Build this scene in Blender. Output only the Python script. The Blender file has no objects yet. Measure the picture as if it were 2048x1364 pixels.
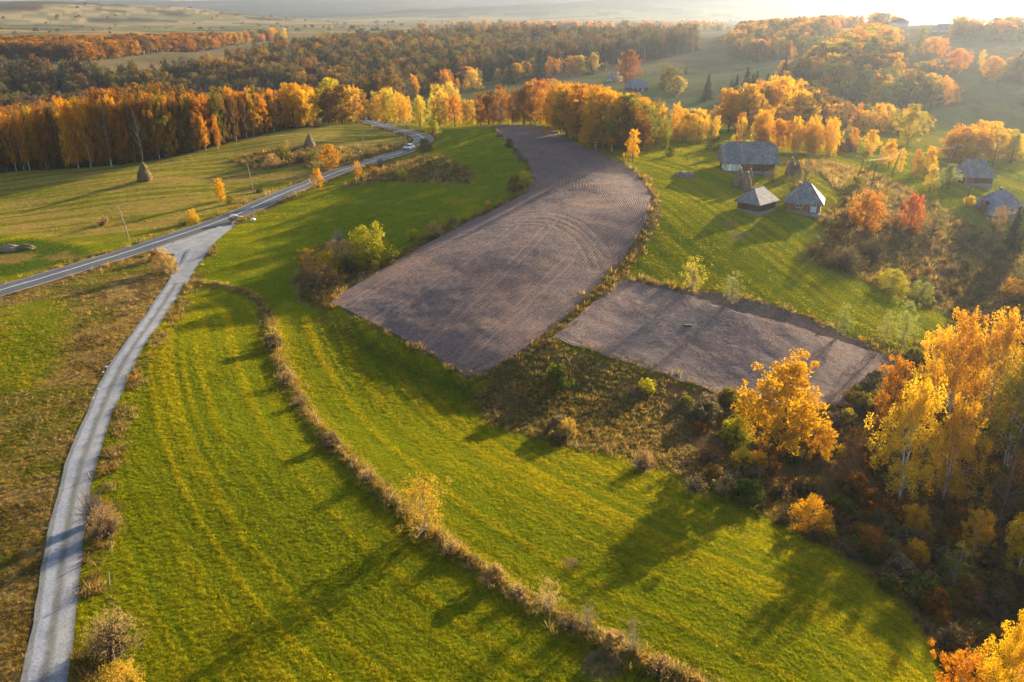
import bpy, bmesh, math, random
import numpy as np
from mathutils import Vector, Matrix

# ------------------------------------------------------------------ camera, sky, sun, exposure
SC = bpy.context.scene
COL = SC.collection
PITCH = math.radians(22.6)
CAM_H = 50.0
FPX = 1593.0                       # focal length in photograph pixels (2048 wide)
cam_d = bpy.data.cameras.new('camera')
cam_d.sensor_width = 36.0
cam_d.lens = FPX / 2048.0 * 36.0
cam_d.clip_start = 0.5
cam_d.clip_end = 30000.0
cam = bpy.data.objects.new('camera', cam_d)
COL.objects.link(cam)
cam.location = (0, 0, CAM_H)
cam.rotation_euler = (math.pi / 2 - PITCH, 0, 0)
SC.camera = cam

SUN_ELEV = math.radians(14.0)
SUN_AZ = math.radians(42.0)        # clockwise from +Y (the viewing direction)
world = bpy.data.worlds.new('World')
SC.world = world
world.use_nodes = True
wnt = world.node_tree
sky = wnt.nodes.new('ShaderNodeTexSky')
sky.sky_type = 'NISHITA'
sky.sun_disc = False
sky.sun_elevation = SUN_ELEV
sky.sun_rotation = SUN_AZ
sky.altitude = 300
sky.air_density = 1.0
sky.dust_density = 2.0
bg = wnt.nodes['Background']
bg.inputs['Strength'].default_value = 0.07
wnt.links.new(sky.outputs['Color'], bg.inputs['Color'])

sun_d = bpy.data.lights.new('sun', 'SUN')
sun_d.energy = 5.0
sun_d.angle = math.radians(0.6)
sun_d.color = (1.0, 0.83, 0.56)
sun = bpy.data.objects.new('sun', sun_d)
COL.objects.link(sun)
to_sun = Vector((math.sin(SUN_AZ) * math.cos(SUN_ELEV), math.cos(SUN_AZ) * math.cos(SUN_ELEV), math.sin(SUN_ELEV)))
sun.rotation_euler = to_sun.to_track_quat('Z', 'Y').to_euler()
sun.location = to_sun * 400

vs = SC.view_settings
vs.view_transform = 'Standard'
vs.look = 'None'
vs.exposure = 2.2
vs.gamma = 1.0
vs.use_curve_mapping = False

cy = SC.cycles
cy.max_bounces = 6
cy.diffuse_bounces = 3
cy.glossy_bounces = 2
cy.transmission_bounces = 5
cy.transparent_max_bounces = 4
cy.volume_bounces = 0
cy.caustics_reflective = False
cy.caustics_refractive = False
cy.use_denoising = True
cy.use_adaptive_sampling = True
cy.adaptive_threshold = 0.02
cy.sample_clamp_indirect = 6.0

HAZE_DENSITY = 0.00013

# ------------------------------------------------------------------ small numpy helpers
R = random.Random(11)
RNG = np.random.default_rng(5)


def vnoise(x, y, seed=0):
    """smooth value noise in [0,1]"""
    xi = np.floor(x).astype(np.int64); yi = np.floor(y).astype(np.int64)
    fx = x - xi; fy = y - yi
    fx = fx * fx * (3 - 2 * fx); fy = fy * fy * (3 - 2 * fy)

    def hsh(a, b):
        n = (a * 374761393 + b * 668265263 + seed * 1274126177) & 0xFFFFFFFF
        n = ((n ^ (n >> 13)) * 1274126177) & 0xFFFFFFFF
        n = n ^ (n >> 16)
        return (n & 0xFFFFFF) / float(0xFFFFFF)
    a = hsh(xi, yi); b = hsh(xi + 1, yi); c = hsh(xi, yi + 1); d = hsh(xi + 1, yi + 1)
    return (a * (1 - fx) + b * fx) * (1 - fy) + (c * (1 - fx) + d * fx) * fy


def fbm(x, y, seed=0, octv=4):
    s = np.zeros_like(x, dtype=float); a = 0.5; t = 0
    for k in range(octv):
        s += a * vnoise(x * 2 ** k + 17.3 * k, y * 2 ** k - 9.1 * k, seed + k); t += a; a *= 0.5
    return s / t


def sstep(a, b, x):
    t = np.clip((x - a) / (b - a), 0, 1)
    return t * t * (3 - 2 * t)


def ray(px, py):
    """photograph pixel -> world direction"""
    cx = (np.asarray(px, float) - 1024) / FPX; cyv = (682 - np.asarray(py, float)) / FPX
    s, c = math.sin(PITCH), math.cos(PITCH)
    return np.stack([cx, c + cyv * s, -s + cyv * c], -1)


def plane_pt(px, py, z):
    d = ray(px, py)
    t = (z - CAM_H) / d[2]
    return d[0] * t, d[1] * t


# ------------------------------------------------------------------ terrain height model
# survey points: (pixel x, pixel y, elevation)
SURVEY = [
    (60, 1364, 0.3), (350, 1364, 0.2), (700, 1364, 0), (1100, 1364, -0.6), (1500, 1364, -1.6), (1850, 1364, -4), (2048, 1364, -8),
    (-60, 1150, 0), (120, 1150, 0.4), (450, 1150, 0.3), (850, 1100, 0.1), (1150, 1130, -0.8), (1450, 1150, -1.8), (1700, 1150, -4),
    (1950, 1100, -9), (-60, 900, 0.2), (190, 900, 0.6), (480, 900, 0.6), (760, 930, 0.2), (1050, 950, -1.0), (1330, 980, -2.0),
    (1560, 1040, -4.5), (1700, 940, -7), (1880, 940, -9), (2100, 900, -9), (1500, 880, -3.6), (1320, 840, -1.8),
    (-60, 720, 0.8), (120, 720, 1.0), (300, 690, 1.6), (560, 690, 0.5), (730, 735, -0.5), (930, 805, -1.3), (600, 655, 0.6), (1080, 880, -1.6), (1130, 780, -0.2),
    (370, 520, 2.2), (0, 585, 1.4), (200, 522, 1.8), (300, 490, 2.2), (470, 440, 3.2), (620, 366, 4.8), (720, 328, 6.4), (828, 298, 8.2),
    (846, 276, 8.6), (790, 258, 8.2), (730, 242, 7.6),
    (-40, 520, 1.2), (0, 430, 1.2), (150, 440, 1.8), (290, 357, 5.0), (0, 347, 1.6), (420, 360, 4.6), (500, 310, 7.2), (620, 288, 9.4),
    (220, 331, 4.6), (450, 288, 7.8), (560, 264, 9.0), (680, 262, 9.6), (120, 338, 3.2),
    (500, 540, 2.2), (480, 500, 3.0), (700, 410, 5.6), (900, 420, 7.8), (880, 350, 10.2), (850, 330, 10.8), (1000, 340, 12.4), (930, 262, 12.6),
    (1050, 254, 14.0), (1130, 285, 14.6), (980, 254, 13.4), (600, 560, 1.6), (780, 500, 4.4),
    (660, 604, 2.0), (800, 690, 1.2), (930, 750, .5), (1100, 660, 3.4), (900, 570, 5.4), (1100, 500, 9.2), (1300, 420, 13.0), (1235, 530, 7.6), (1100, 410, 11.4),
    (1200, 340, 14.8), (1110, 685, 2.8), (1240, 558, 6.6), (1480, 803, -2.2), (1700, 815, -4.2), (1800, 720, -2.8), (1500, 650, 3.2), (1640, 680, 1.0),
    (1400, 480, 9.8), (1650, 560, 5.0), (1810, 690, -1.6), (1560, 480, 9.0), (1450, 400, 12.4),
    (1490, 350, 14.0), (1508, 426, 11.0), (1605, 426, 10.6), (1250, 305, 15.4), (1400, 312, 15.2), (1600, 330, 13.4), (1800, 380, 8.6),
    (1940, 372, 6.4), (1985, 415, 4.4), (1750, 450, 7.2), (1900, 500, 0.5), (2060, 480, -1.0), (1750, 540, 2.4), (1900, 600, -4.5), (2080, 620, -7),
    (1700, 300, 10.5), (1950, 320, 7.0), (2060, 290, 4.5), (1780, 272, 6.5), (1330, 285, 14.6),
    # beyond the crest: valley, far woods, plateau
    (1270, 188, 8.0), (1050, 185, 5.0), (900, 190, 4.0), (1000, 165, 6.5), (1180, 160, 8.0), (1350, 150, 11.0), (1430, 200, 7.0),
    (820, 215, 2.5), (700, 195, -2.0), (500, 195, -6.0), (300, 212, -10.0), (100, 226, -12.0), (-60, 236, -12.0),
    (200, 150, 7.0), (-60, 150, 5.0), (450, 108, 12.0), (250, 128, 10.0), (100, 105, 13.0), (700, 110, 12.0), (1000, 110, 13.0), (850, 150, 6.0),
    (350, 88, 15.0), (600, 75, 18.5), (900, 70, 19.0), (1200, 78, 19.0), (0, 82, 17.0),
    (1500, 130, 16.0), (1450, 75, 26.0), (1650, 90, 27.0), (1800, 59, 36.0), (1885, 66, 35.0), (1700, 150, 19.0), (1950, 150, 19.0), (2060, 95, 29.0),
    (1850, 105, 28.0), (1950, 225, 6.0), (1600, 205, 7.5), (2080, 235, 4.0), (1750, 230, 5.0), (2100, 160, 18.0),
    (600, 57, 20.0), (1000, 57, 21.0), (1300, 58, 23.0), (200, 62, 18.5), (-80, 60, 19.0),
    (600, 48, 19.0), (900, 48, 20.0), (1250, 50, 24.0),
]
# world points for ground that the photograph hides or that lies outside it
WORLD = [
    (0, 15, 0), (-40, 20, 0), (40, 20, -2), (90, 30, -9), (-90, 30, 0), (130, 70, -9), (-130, 80, 0),
    (30, 330, 9), (120, 330, 8), (-60, 350, 4), (-160, 330, -2), (60, 380, 4.5),
    (-260, 320, -6), (-350, 480, -12), (-500, 700, 4), (220, 130, -6), (300, 250, 0), (420, 400, 4), (600, 700, 26), (900, 1200, 30),
    (-1000, 1000, 14), (700, 1150, 22), (400, 1100, 22), (560, 900, 34),
    # far hills
    (-1320, 1900, 50), (-1150, 2050, 60), (-980, 2150, 61), (-840, 2200, 55), (-700, 2200, 40), (-560, 2150, 24), (-450, 2100, 20), (-1700, 2100, 60),
    (-1150, 1700, 21), (-800, 1780, 20), (-1150, 1880, 40), (-980, 1950, 42), (-820, 2000, 36), (-1800, 1700, 30), (-1200, 2700, 30), (-300, 2600, 20), (300, 2500, 22), (900, 2300, 22), (1600, 2000, 26),
    (-1300, 4300, 66), (-900, 4300, 74), (-300, 4400, 92), (200, 4400, 128), (800, 4400, 150), (1500, 4400, 170), (2200, 4300, 190), (3400, 4000, 190),
    (-1500, 3400, 22), (-1000, 3300, 21), (-734, 3300, 24), (-400, 3300, 46), (-46, 3300, 66), (600, 3300, 88), (1300, 3200, 102), (2000, 3000, 110), (-500, 3750, 36), (0, 3800, 58), (900, 3800, 90), (-734, 2900, 21), (0, 2850, 22), (800, 2800, 24), (1600, 2600, 28), (-3000, 4000, 90),
    (-2200, 6500, 110), (0, 6500, 150), (2600, 6500, 200), (-2000, 9000, 110), (3000, 9000, 180), (0, 9000, 140),
]


def warp(x, y):
    d = y + 60.0
    return x / d, np.log(d)


pts = []
for (px, py, z) in SURVEY:
    x, y = plane_pt(px, py, z); pts.append((x, y, z))
pts += WORLD
pts = np.array(pts, float)
CU, CV = warp(pts[:, 0], pts[:, 1])
CU = CU * 1.0; CV = CV * 1.0
CP = np.stack([CU, CV], 1)


def tps_k(r2):
    return 0.5 * r2 * np.log(r2 + 1e-12)


n = len(CP)
D2 = ((CP[:, None] - CP[None]) ** 2).sum(-1)
A = np.zeros((n + 3, n + 3))
A[:n, :n] = tps_k(D2) + np.eye(n) * 2e-4
A[:n, n] = 1; A[:n, n + 1:] = CP; A[n, :n] = 1; A[n + 1:, :n] = CP.T
W = np.linalg.solve(A, np.concatenate([pts[:, 2], [0, 0, 0]]))

ucols = np.concatenate([np.linspace(-1.5, -0.73, 46)[:-1], np.linspace(-0.73, 0.73, 661), np.linspace(0.73, 1.5, 46)[1:]])
vrows = np.concatenate([np.linspace(math.log(70), math.log(470), 620)[:-1], np.linspace(math.log(470), math.log(1600), 170)[:-1],
                        np.linspace(math.log(1600), math.log(9060), 90)])
NU, NV = len(ucols), len(vrows)
GU, GV = np.meshgrid(ucols, vrows)            # (NV, NU)
GY = np.exp(GV) - 60.0
GX = GU * (GY + 60.0)
GZ = np.zeros_like(GX)
for r0 in range(0, NV, 40):
    r1 = min(NV, r0 + 40)
    q = np.stack([GU[r0:r1].ravel(), GV[r0:r1].ravel()], 1)
    d2 = (q ** 2).sum(1)[:, None] + (CP ** 2).sum(1)[None] - 2 * q @ CP.T
    d2 = np.maximum(d2, 0)
    zz = tps_k(d2) @ W[:n] + W[n] + q @ W[n + 1:]
    GZ[r0:r1] = zz.reshape(r1 - r0, NU)
GZ = np.clip(GZ, -14, 230)
# natural unevenness, growing with distance
GZ += (fbm(GX / 14, GY / 14, 3) - 0.5) * 0.5 + (fbm(GX / 3.0, GY / 3.0, 8, 3) - 0.5) * 0.12
GZ += (fbm(GX / 120, GY / 120, 21) - 0.5) * 9.0 * sstep(380, 900, GY)
GZ += (fbm(GX / 420, GY / 420, 23, 5) - 0.5) * 34.0 * sstep(2600, 4200, GY)


def hgt(x, y):
    x = np.asarray(x, float); y = np.asarray(y, float)
    u, v = warp(x, np.maximum(y, 10.5))
    iu = np.interp(u, ucols, np.arange(NU)); iv = np.interp(v, vrows, np.arange(NV))
    i0 = np.clip(np.floor(iu).astype(int), 0, NU - 2); j0 = np.clip(np.floor(iv).astype(int), 0, NV - 2)
    fu = iu - i0; fv = iv - j0
    return ((GZ[j0, i0] * (1 - fu) + GZ[j0, i0 + 1] * fu) * (1 - fv) + (GZ[j0 + 1, i0] * (1 - fu) + GZ[j0 + 1, i0 + 1] * fu) * fv)


TS = np.exp(np.linspace(math.log(45), math.log(9000), 2600))


def at_many(px, py):
    """where the view ray of each pixel meets the ground"""
    px = np.atleast_1d(np.asarray(px, float)); py = np.atleast_1d(np.asarray(py, float))
    out = np.zeros((len(px), 3))
    for k in range(len(px)):
        d = ray(px[k], py[k])
        P = d[None] * TS[:, None]; P[:, 2] += CAM_H
        g = P[:, 2] - hgt(P[:, 0], P[:, 1])
        neg = np.where(g < 0)[0]
        if len(neg) == 0:
            out[k] = P[-1]; continue
        i = max(1, neg[0]); a, b = g[i - 1], g[i]
        t = TS[i - 1] + (TS[i] - TS[i - 1]) * (a / (a - b) if a != b else 0)
        p = d * t
        out[k] = (p[0], p[1], 0)
        out[k, 2] = hgt(p[0], p[1])
    return out


def at(px, py):
    return Vector(at_many([px], [py])[0])


def pxscale(p):
    """photograph pixels per metre at point p"""
    return FPX / (p[1] * math.cos(PITCH) - (p[2] - CAM_H) * math.sin(PITCH))


def height_from(base_px, top_py):
    """metres tall for a thing whose foot is at base_px and whose top is at row top_py"""
    p = at(*base_px)
    return (base_px[1] - top_py) / pxscale(p) / math.cos(math.atan2(CAM_H - p.z, math.hypot(p.x, p.y)))


def wpoly(pxs):
    """pixel polygon/polyline -> world xy array"""
    a = np.array(pxs, float)
    return at_many(a[:, 0], a[:, 1])[:, :2]


def densify(P, step):
    P = np.asarray(P, float); seg = np.hypot(*np.diff(P, axis=0).T); s = np.concatenate([[0], np.cumsum(seg)])
    m = max(2, int(s[-1] / step) + 1); t = np.linspace(0, s[-1], m)
    return np.stack([np.interp(t, s, P[:, 0]), np.interp(t, s, P[:, 1])], 1)


def smooth_line(P, step, it=3):
    Q = densify(P, step)
    w = max(1, int(6 / step))
    for _ in range(it):
        K = np.pad(Q, ((w, w), (0, 0)), 'reflect', reflect_type='odd')
        ker = np.ones(2 * w + 1) / (2 * w + 1)
        Q = np.stack([np.convolve(K[:, i], ker, 'valid') for i in (0, 1)], 1)
    return Q


def dist_line(X, Y, P, maxd=30.0):
    """distance to a polyline, computed only near it"""
    D = np.full(X.shape, 1e3)
    m = (X > P[:, 0].min() - maxd) & (X < P[:, 0].max() + maxd) & (Y > P[:, 1].min() - maxd) & (Y < P[:, 1].max() + maxd)
    x = X[m]; y = Y[m]; d = np.full(x.shape, 1e6)
    for a, b in zip(P[:-1], P[1:]):
        ab = b - a; L = (ab ** 2).sum() + 1e-9
        t = np.clip(((x - a[0]) * ab[0] + (y - a[1]) * ab[1]) / L, 0, 1)
        d = np.minimum(d, (x - a[0] - t * ab[0]) ** 2 + (y - a[1] - t * ab[1]) ** 2)
    D[m] = np.sqrt(d)
    return D


def in_poly(X, Y, P):
    ins = np.zeros(X.shape, bool); j = len(P) - 1
    for i in range(len(P)):
        xi, yi = P[i]; xj, yj = P[j]
        c = ((yi > Y) != (yj > Y)) & (X < (xj - xi) * (Y - yi) / (yj - yi + 1e-12) + xi)
        ins ^= c; j = i
    return ins


def mask_poly(X, Y, P, feather=1.5):
    """1 inside, 0 outside, soft over +-feather metres"""
    M = np.zeros(X.shape)
    b = feather * 1.2
    m = (X > P[:, 0].min() - b) & (X < P[:, 0].max() + b) & (Y > P[:, 1].min() - b) & (Y < P[:, 1].max() + b)
    if not m.any():
        return M
    x = X[m]; y = Y[m]
    ins = in_poly(x, y, P)
    d = np.full(x.shape, 1e9)
    Q = np.vstack([P, P[:1]])
    for a, c in zip(Q[:-1], Q[1:]):
        ab = c - a; L = (ab ** 2).sum() + 1e-9
        t = np.clip(((x - a[0]) * ab[0] + (y - a[1]) * ab[1]) / L, 0, 1)
        d = np.minimum(d, (x - a[0] - t * ab[0]) ** 2 + (y - a[1] - t * ab[1]) ** 2)
    d = np.sqrt(d)
    M[m] = sstep(-1, 1, np.where(ins, d, -d) / feather)
    return M


# ------------------------------------------------------------------ lines of the place (pixels -> world)
ROAD = smooth_line(wpoly([(-260, 668), (-120, 622), (0, 581), (100, 553), (200, 522), (300, 490), (400, 458), (470, 432), (540, 400), (600, 374), (650, 354),
                          (720, 330), (780, 313), (822, 300)]), 1.5, 2)
_bend = wpoly([(822, 300), (842, 290), (850, 280), (842, 271), (822, 265), (800, 260), (775, 254), (750, 247), (732, 242), (720, 238), (700, 233)])
ROAD = smooth_line(np.vstack([ROAD, _bend[1:]]), 1.5, 1)
TRACK = smooth_line(wpoly([(60, 1500), (82, 1400), (93, 1340), (108, 1260), (118, 1180), (128, 1090), (150, 970), (181, 870), (232, 750), (298, 650), (356, 560), (384, 520), (400, 498)]), 1.0, 1)
HEDGE = smooth_line(wpoly([(395, 566), (460, 575), (515, 595), (535, 640), (548, 700), (580, 770), (625, 845), (700, 925), (770, 990), (840, 1060), (930, 1120), (1020, 1180),
                           (1100, 1235), (1200, 1280), (1290, 1325), (1400, 1385), (1500, 1430)]), 1.0, 1)
ROAD_W, TRACK_W = 5.6, 3.5
# the road runs on a levelled bed
dR = dist_line(GX, GY, ROAD, 12.0)
dT = dist_line(GX, GY, TRACK, 10.0)
dH = dist_line(GX, GY, HEDGE, 12.0)
GZ += 0.5 * np.exp(-(dH / 1.1) ** 2) * (0.7 + 0.6 * fbm(GX / 4, GY / 4, 40))     # grown-up field bank
GZ -= 0.35 * np.exp(-((dR - 4.6) / 1.2) ** 2)                                      # ditches by the road
GZ += (fbm(GX / 1.5, GY / 1.5, 41, 2) - .5) * 0.5 * np.exp(-(dH / 1.8) ** 2)


# ------------------------------------------------------------------ materials
def nmat(name):
    m = bpy.data.materials.new(name)
    m.use_nodes = True
    nt = m.node_tree
    nt.nodes.clear()
    out = nt.nodes.new('ShaderNodeOutputMaterial')
    return m, nt, out


def nd(nt, typ, **kw):
    x = nt.nodes.new(typ)
    for k, v in kw.items():
        setattr(x, k, v)
    return x


def noise_fac(nt, scale, detail=4, coord='world', rough=0.6, stretch=None):
    if coord == 'world':
        g = nd(nt, 'ShaderNodeNewGeometry'); src = g.outputs['Position']
    else:
        g = nd(nt, 'ShaderNodeTexCoord'); src = g.outputs[coord]
    if stretch:
        mp = nd(nt, 'ShaderNodeMapping'); mp.inputs['Scale'].default_value = stretch
        nt.links.new(src, mp.inputs['Vector']); src = mp.outputs['Vector']
    nz = nd(nt, 'ShaderNodeTexNoise'); nz.inputs['Scale'].default_value = scale; nz.inputs['Detail'].default_value = detail
    nz.inputs['Roughness'].default_value = rough
    nt.links.new(src, nz.inputs['Vector'])
    return nz.outputs['Fac']


def ramp(nt, fac, stops):
    r = nd(nt, 'ShaderNodeValToRGB')
    el = r.color_ramp.elements
    while len(el) < len(stops):
        el.new(0.5)
    for e, (p, c) in zip(el, stops):
        e.position = p; e.color = (c[0], c[1], c[2], 1)
    nt.links.new(fac, r.inputs['Fac'])
    return r.outputs['Color']


def mixc(nt, fac, a, b, mode='MIX'):
    m = nd(nt, 'ShaderNodeMix', data_type='RGBA', blend_type=mode)
    for sock, v in ((m.inputs[0], fac), (m.inputs[6], a), (m.inputs[7], b)):
        if isinstance(v, (int, float)):
            sock.default_value = v
        elif isinstance(v, tuple):
            sock.default_value = (v[0], v[1], v[2], 1)
        else:
            nt.links.new(v, sock)
    return m.outputs[2]


def maprange(nt, v, a, b, c, d):
    m = nd(nt, 'ShaderNodeMapRange')
    m.inputs[1].default_value = a; m.inputs[2].default_value = b; m.inputs[3].default_value = c; m.inputs[4].default_value = d
    nt.links.new(v, m.inputs[0])
    return m.outputs[0]


def bump(nt, h, strength=0.5, dist=0.1):
    b = nd(nt, 'ShaderNodeBump'); b.inputs['Strength'].default_value = strength; b.inputs['Distance'].default_value = dist
    nt.links.new(h, b.inputs['Height'])
    return b.outputs['Normal']


def principled(nt, out, col, rough=0.8, metal=0.0, normal=None, spec=0.3):
    p = nd(nt, 'ShaderNodeBsdfPrincipled')
    if isinstance(col, tuple):
        p.inputs['Base Color'].default_value = (col[0], col[1], col[2], 1)
    else:
        nt.links.new(col, p.inputs['Base Color'])
    p.inputs['Roughness'].default_value = rough
    p.inputs['Metallic'].default_value = metal
    p.inputs['Specular IOR Level'].default_value = spec
    if normal is not None:
        nt.links.new(normal, p.inputs['Normal'])
    nt.links.new(p.outputs['BSDF'], out.inputs['Surface'])
    return p


def simple(name, col, rough=0.75, var=0.35, scale=2.0, metal=0.0, stretch=None, bmp=0.3, bdist=0.03, spec=0.3, coord='Object'):
    m, nt, out = nmat(name)
    f = noise_fac(nt, scale, 5, coord, stretch=stretch)
    lo = tuple(c * (1 - var) for c in col); hi = tuple(min(1, c * (1 + var)) for c in col)
    c = ramp(nt, f, [(0.3, lo), (0.7, hi)])
    nrm = bump(nt, f, bmp, bdist) if bmp else None
    principled(nt, out, c, rough, metal, nrm, spec)
    return m


def ground_mat():
    m, nt, out = nmat('ground')
    at_ = nd(nt, 'ShaderNodeAttribute', attribute_name='gcol')
    f1 = noise_fac(nt, 2.6, 6, 'world', 0.7)
    f2 = noise_fac(nt, 0.35, 5, 'world', 0.65)
    f3 = noise_fac(nt, 0.02, 6, 'world', 0.7)
    a = mixc(nt, 1.0, at_.outputs['Color'], ramp(nt, f1, [(0.25, (0.5, 0.52, 0.6)), (0.75, (1.5, 1.45, 1.3))]), 'MULTIPLY')
    a = mixc(nt, 1.0, a, ramp(nt, f2, [(0.3, (0.78, 0.84, 0.9)), (0.7, (1.22, 1.14, 1.0))]), 'MULTIPLY')
    a = mixc(nt, 1.0, a, ramp(nt, f3, [(0.3, (0.85, 0.88, 0.9)), (0.7, (1.15, 1.1, 1.05))]), 'MULTIPLY')
    nrm = bump(nt, f1, 0.9, 0.16)
    d = nd(nt, 'ShaderNodeBsdfDiffuse'); d.inputs['Roughness'].default_value = 0.6
    nt.links.new(a, d.inputs['Color']); nt.links.new(nrm, d.inputs['Normal'])
    nt.links.new(d.outputs['BSDF'], out.inputs['Surface'])
    return m


def leaf_mat(name, trans=0.5, attr='tint'):
    """thin leaf: colour per tree (tint), per-leaf variation (leafv)"""
    m, nt, out = nmat(name)
    t = nd(nt, 'ShaderNodeAttribute', attribute_name=attr); t.attribute_type = 'INSTANCER'
    lv = nd(nt, 'ShaderNodeAttribute', attribute_name='leafv')
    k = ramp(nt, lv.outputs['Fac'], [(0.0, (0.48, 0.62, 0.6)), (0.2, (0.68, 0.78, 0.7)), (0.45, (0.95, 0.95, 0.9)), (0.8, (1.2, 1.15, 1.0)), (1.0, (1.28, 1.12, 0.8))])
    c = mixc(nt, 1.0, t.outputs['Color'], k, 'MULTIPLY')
    d = nd(nt, 'ShaderNodeBsdfDiffuse'); tr = nd(nt, 'ShaderNodeBsdfTranslucent')
    nt.links.new(c, d.inputs['Color'])
    c2 = mixc(nt, 1.0, c, (1.15, 1.1, 0.7), 'MULTIPLY')
    nt.links.new(c2, tr.inputs['Color'])
    mx = nd(nt, 'ShaderNodeMixShader'); mx.inputs[0].default_value = trans
    nt.links.new(d.outputs[0], mx.inputs[1]); nt.links.new(tr.outputs[0], mx.inputs[2])
    nt.links.new(mx.outputs[0], out.inputs['Surface'])
    return m


def soil_mat(name, base, furrow):
    m, nt, out = nmat(name)
    uv = nd(nt, 'ShaderNodeUVMap', uv_map='UVMap')
    mp = nd(nt, 'ShaderNodeMapping'); mp.inputs['Scale'].default_value = (furrow, 26, 1)
    nt.links.new(uv.outputs['UV'], mp.inputs['Vector'])
    nz = nd(nt, 'ShaderNodeTexNoise'); nz.inputs['Scale'].default_value = 1.0; nz.inputs['Detail'].default_value = 6; nz.inputs['Roughness'].default_value = 0.65
    nt.links.new(mp.outputs['Vector'], nz.inputs['Vector'])
    f1 = noise_fac(nt, 2.2, 6, 'world', 0.75)
    f2 = noise_fac(nt, 0.09, 5, 'world', 0.6)
    f3 = noise_fac(nt, 0.6, 5, 'world', 0.7)
    lo = tuple(v * 0.5 for v in base); hi = tuple(v * 1.5 for v in base)
    c = ramp(nt, f1, [(0.32, lo), (0.7, hi)])
    c = mixc(nt, 1.0, c, ramp(nt, nz.outputs['Fac'], [(0.32, (0.72, 0.74, 0.78)), (0.7, (1.3, 1.22, 1.14))]), 'MULTIPLY')
    c = mixc(nt, 1.0, c, ramp(nt, f2, [(0.35, (0.82, 0.9, 1.0)), (0.65, (1.18, 1.08, 0.98))]), 'MULTIPLY')
    straw = maprange(nt, f3, 0.56, 0.72, 0.0, 0.65)
    c = mixc(nt, straw, c, tuple(x * y for x, y in zip(base, (1.75, 1.45, 1.05))))
    ta = nd(nt, 'ShaderNodeAttribute', attribute_name='trk')
    c = mixc(nt, ta.outputs['Fac'], c, tuple(x * y for x, y in zip(base, (1.35, 1.3, 1.2))))
    nrm = bump(nt, f1, 0.8, 0.12)
    principled(nt, out, c, 0.95, 0, nrm, 0.15)
    return m


def asphalt_mat():
    m, nt, out = nmat('asphalt')
    f1 = noise_fac(nt, 6.0, 4); f2 = noise_fac(nt, 0.25, 5)
    c = ramp(nt, f1, [(0.3, (0.042, 0.045, 0.054)), (0.7, (0.066, 0.068, 0.077))])
    c = mixc(nt, 1.0, c, ramp(nt, f2, [(0.3, (0.8, 0.82, 0.85)), (0.7, (1.25, 1.2, 1.15))]), 'MULTIPLY')
    principled(nt, out, c, 0.62, 0, bump(nt, f1, 0.25, 0.01), 0.4)
    return m


def gravel_mat():
    m, nt, out = nmat('gravel')
    uv = nd(nt, 'ShaderNodeUVMap', uv_map='UVMap')
    sp = nd(nt, 'ShaderNodeSeparateXYZ'); nt.links.new(uv.outputs['UV'], sp.inputs[0])
    f1 = noise_fac(nt, 5.0, 6, 'world', 0.75); f2 = noise_fac(nt, 0.5, 5, 'world', 0.7)
    c = ramp(nt, f1, [(0.25, (0.11, 0.118, 0.137)), (0.5, (0.195, 0.208, 0.24)), (0.8, (0.31, 0.325, 0.355))])
    c = mixc(nt, 1.0, c, ramp(nt, f2, [(0.3, (0.74, 0.75, 0.78)), (0.7, (1.2, 1.16, 1.1))]), 'MULTIPLY')
    # worn wheel tracks and a darker grown middle; blue shade painted into one side
    ad = nd(nt, 'ShaderNodeMath', operation='MULTIPLY_ADD'); ad.inputs[1].default_value = 0.22
    nt.links.new(f2, ad.inputs[0]); nt.links.new(sp.outputs[0], ad.inputs[2])
    prof = ramp(nt, ad.outputs[0], [(0.12, (0.55, 0.5, 0.4)), (0.27, (1.25, 1.18, 1.1)), (0.45, (1.15, 1.1, 1.05)), (0.58, (0.5, 0.46, 0.36)), (0.66, (0.55, 0.52, 0.45)), (0.76, (1.05, 1.05, 1.1)), (0.95, (1.1, 1.12, 1.2)), (1.0, (0.6, 0.58, 0.5))])
    c = mixc(nt, 0.8, c, prof, 'MULTIPLY')
    principled(nt, out, c, 0.95, 0, bump(nt, f1, 0.7, 0.05), 0.15)
    return m


def bark_birch():
    m, nt, out = nmat('birch_bark')
    f = noise_fac(nt, 1.6, 4, 'Object', 0.7, (1, 1, 0.8))
    c = ramp(nt, f, [(0.38, (0.08, 0.065, 0.055)), (0.46, (0.5, 0.47, 0.43)), (0.7, (0.68, 0.65, 0.6))])
    principled(nt, out, c, 0.8)
    return m


def shingle_mat(name, col, row=3.2):
    m, nt, out = nmat(name)
    uv = nd(nt, 'ShaderNodeUVMap', uv_map='UVMap')
    br = nd(nt, 'ShaderNodeTexBrick')
    br.inputs['Scale'].default_value = 1.0
    br.inputs['Brick Width'].default_value = 0.16; br.inputs['Row Height'].default_value = 1 / row
    br.inputs['Mortar Size'].default_value = 0.012; br.inputs['Bias'].default_value = 0.0
    br.inputs['Color1'].default_value = tuple(c * 0.7 for c in col) + (1,)
    br.inputs['Color2'].default_value = tuple(c * 1.3 for c in col) + (1,)
    br.inputs['Mortar'].default_value = tuple(c * 0.35 for c in col) + (1,)
    nt.links.new(uv.outputs['UV'], br.inputs['Vector'])
    f = noise_fac(nt, 0.7, 5, 'Object', 0.7)
    c = mixc(nt, 1.0, br.outputs['Color'], ramp(nt, f, [(0.32, (0.55, 0.6, 0.72)), (0.5, (1.0, 0.97, 0.98)), (0.68, (1.5, 1.35, 1.15))]), 'MULTIPLY')
    principled(nt, out, c, 0.8, 0, bump(nt, br.outputs['Fac'], -0.5, 0.03), 0.3)
    return m


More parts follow.
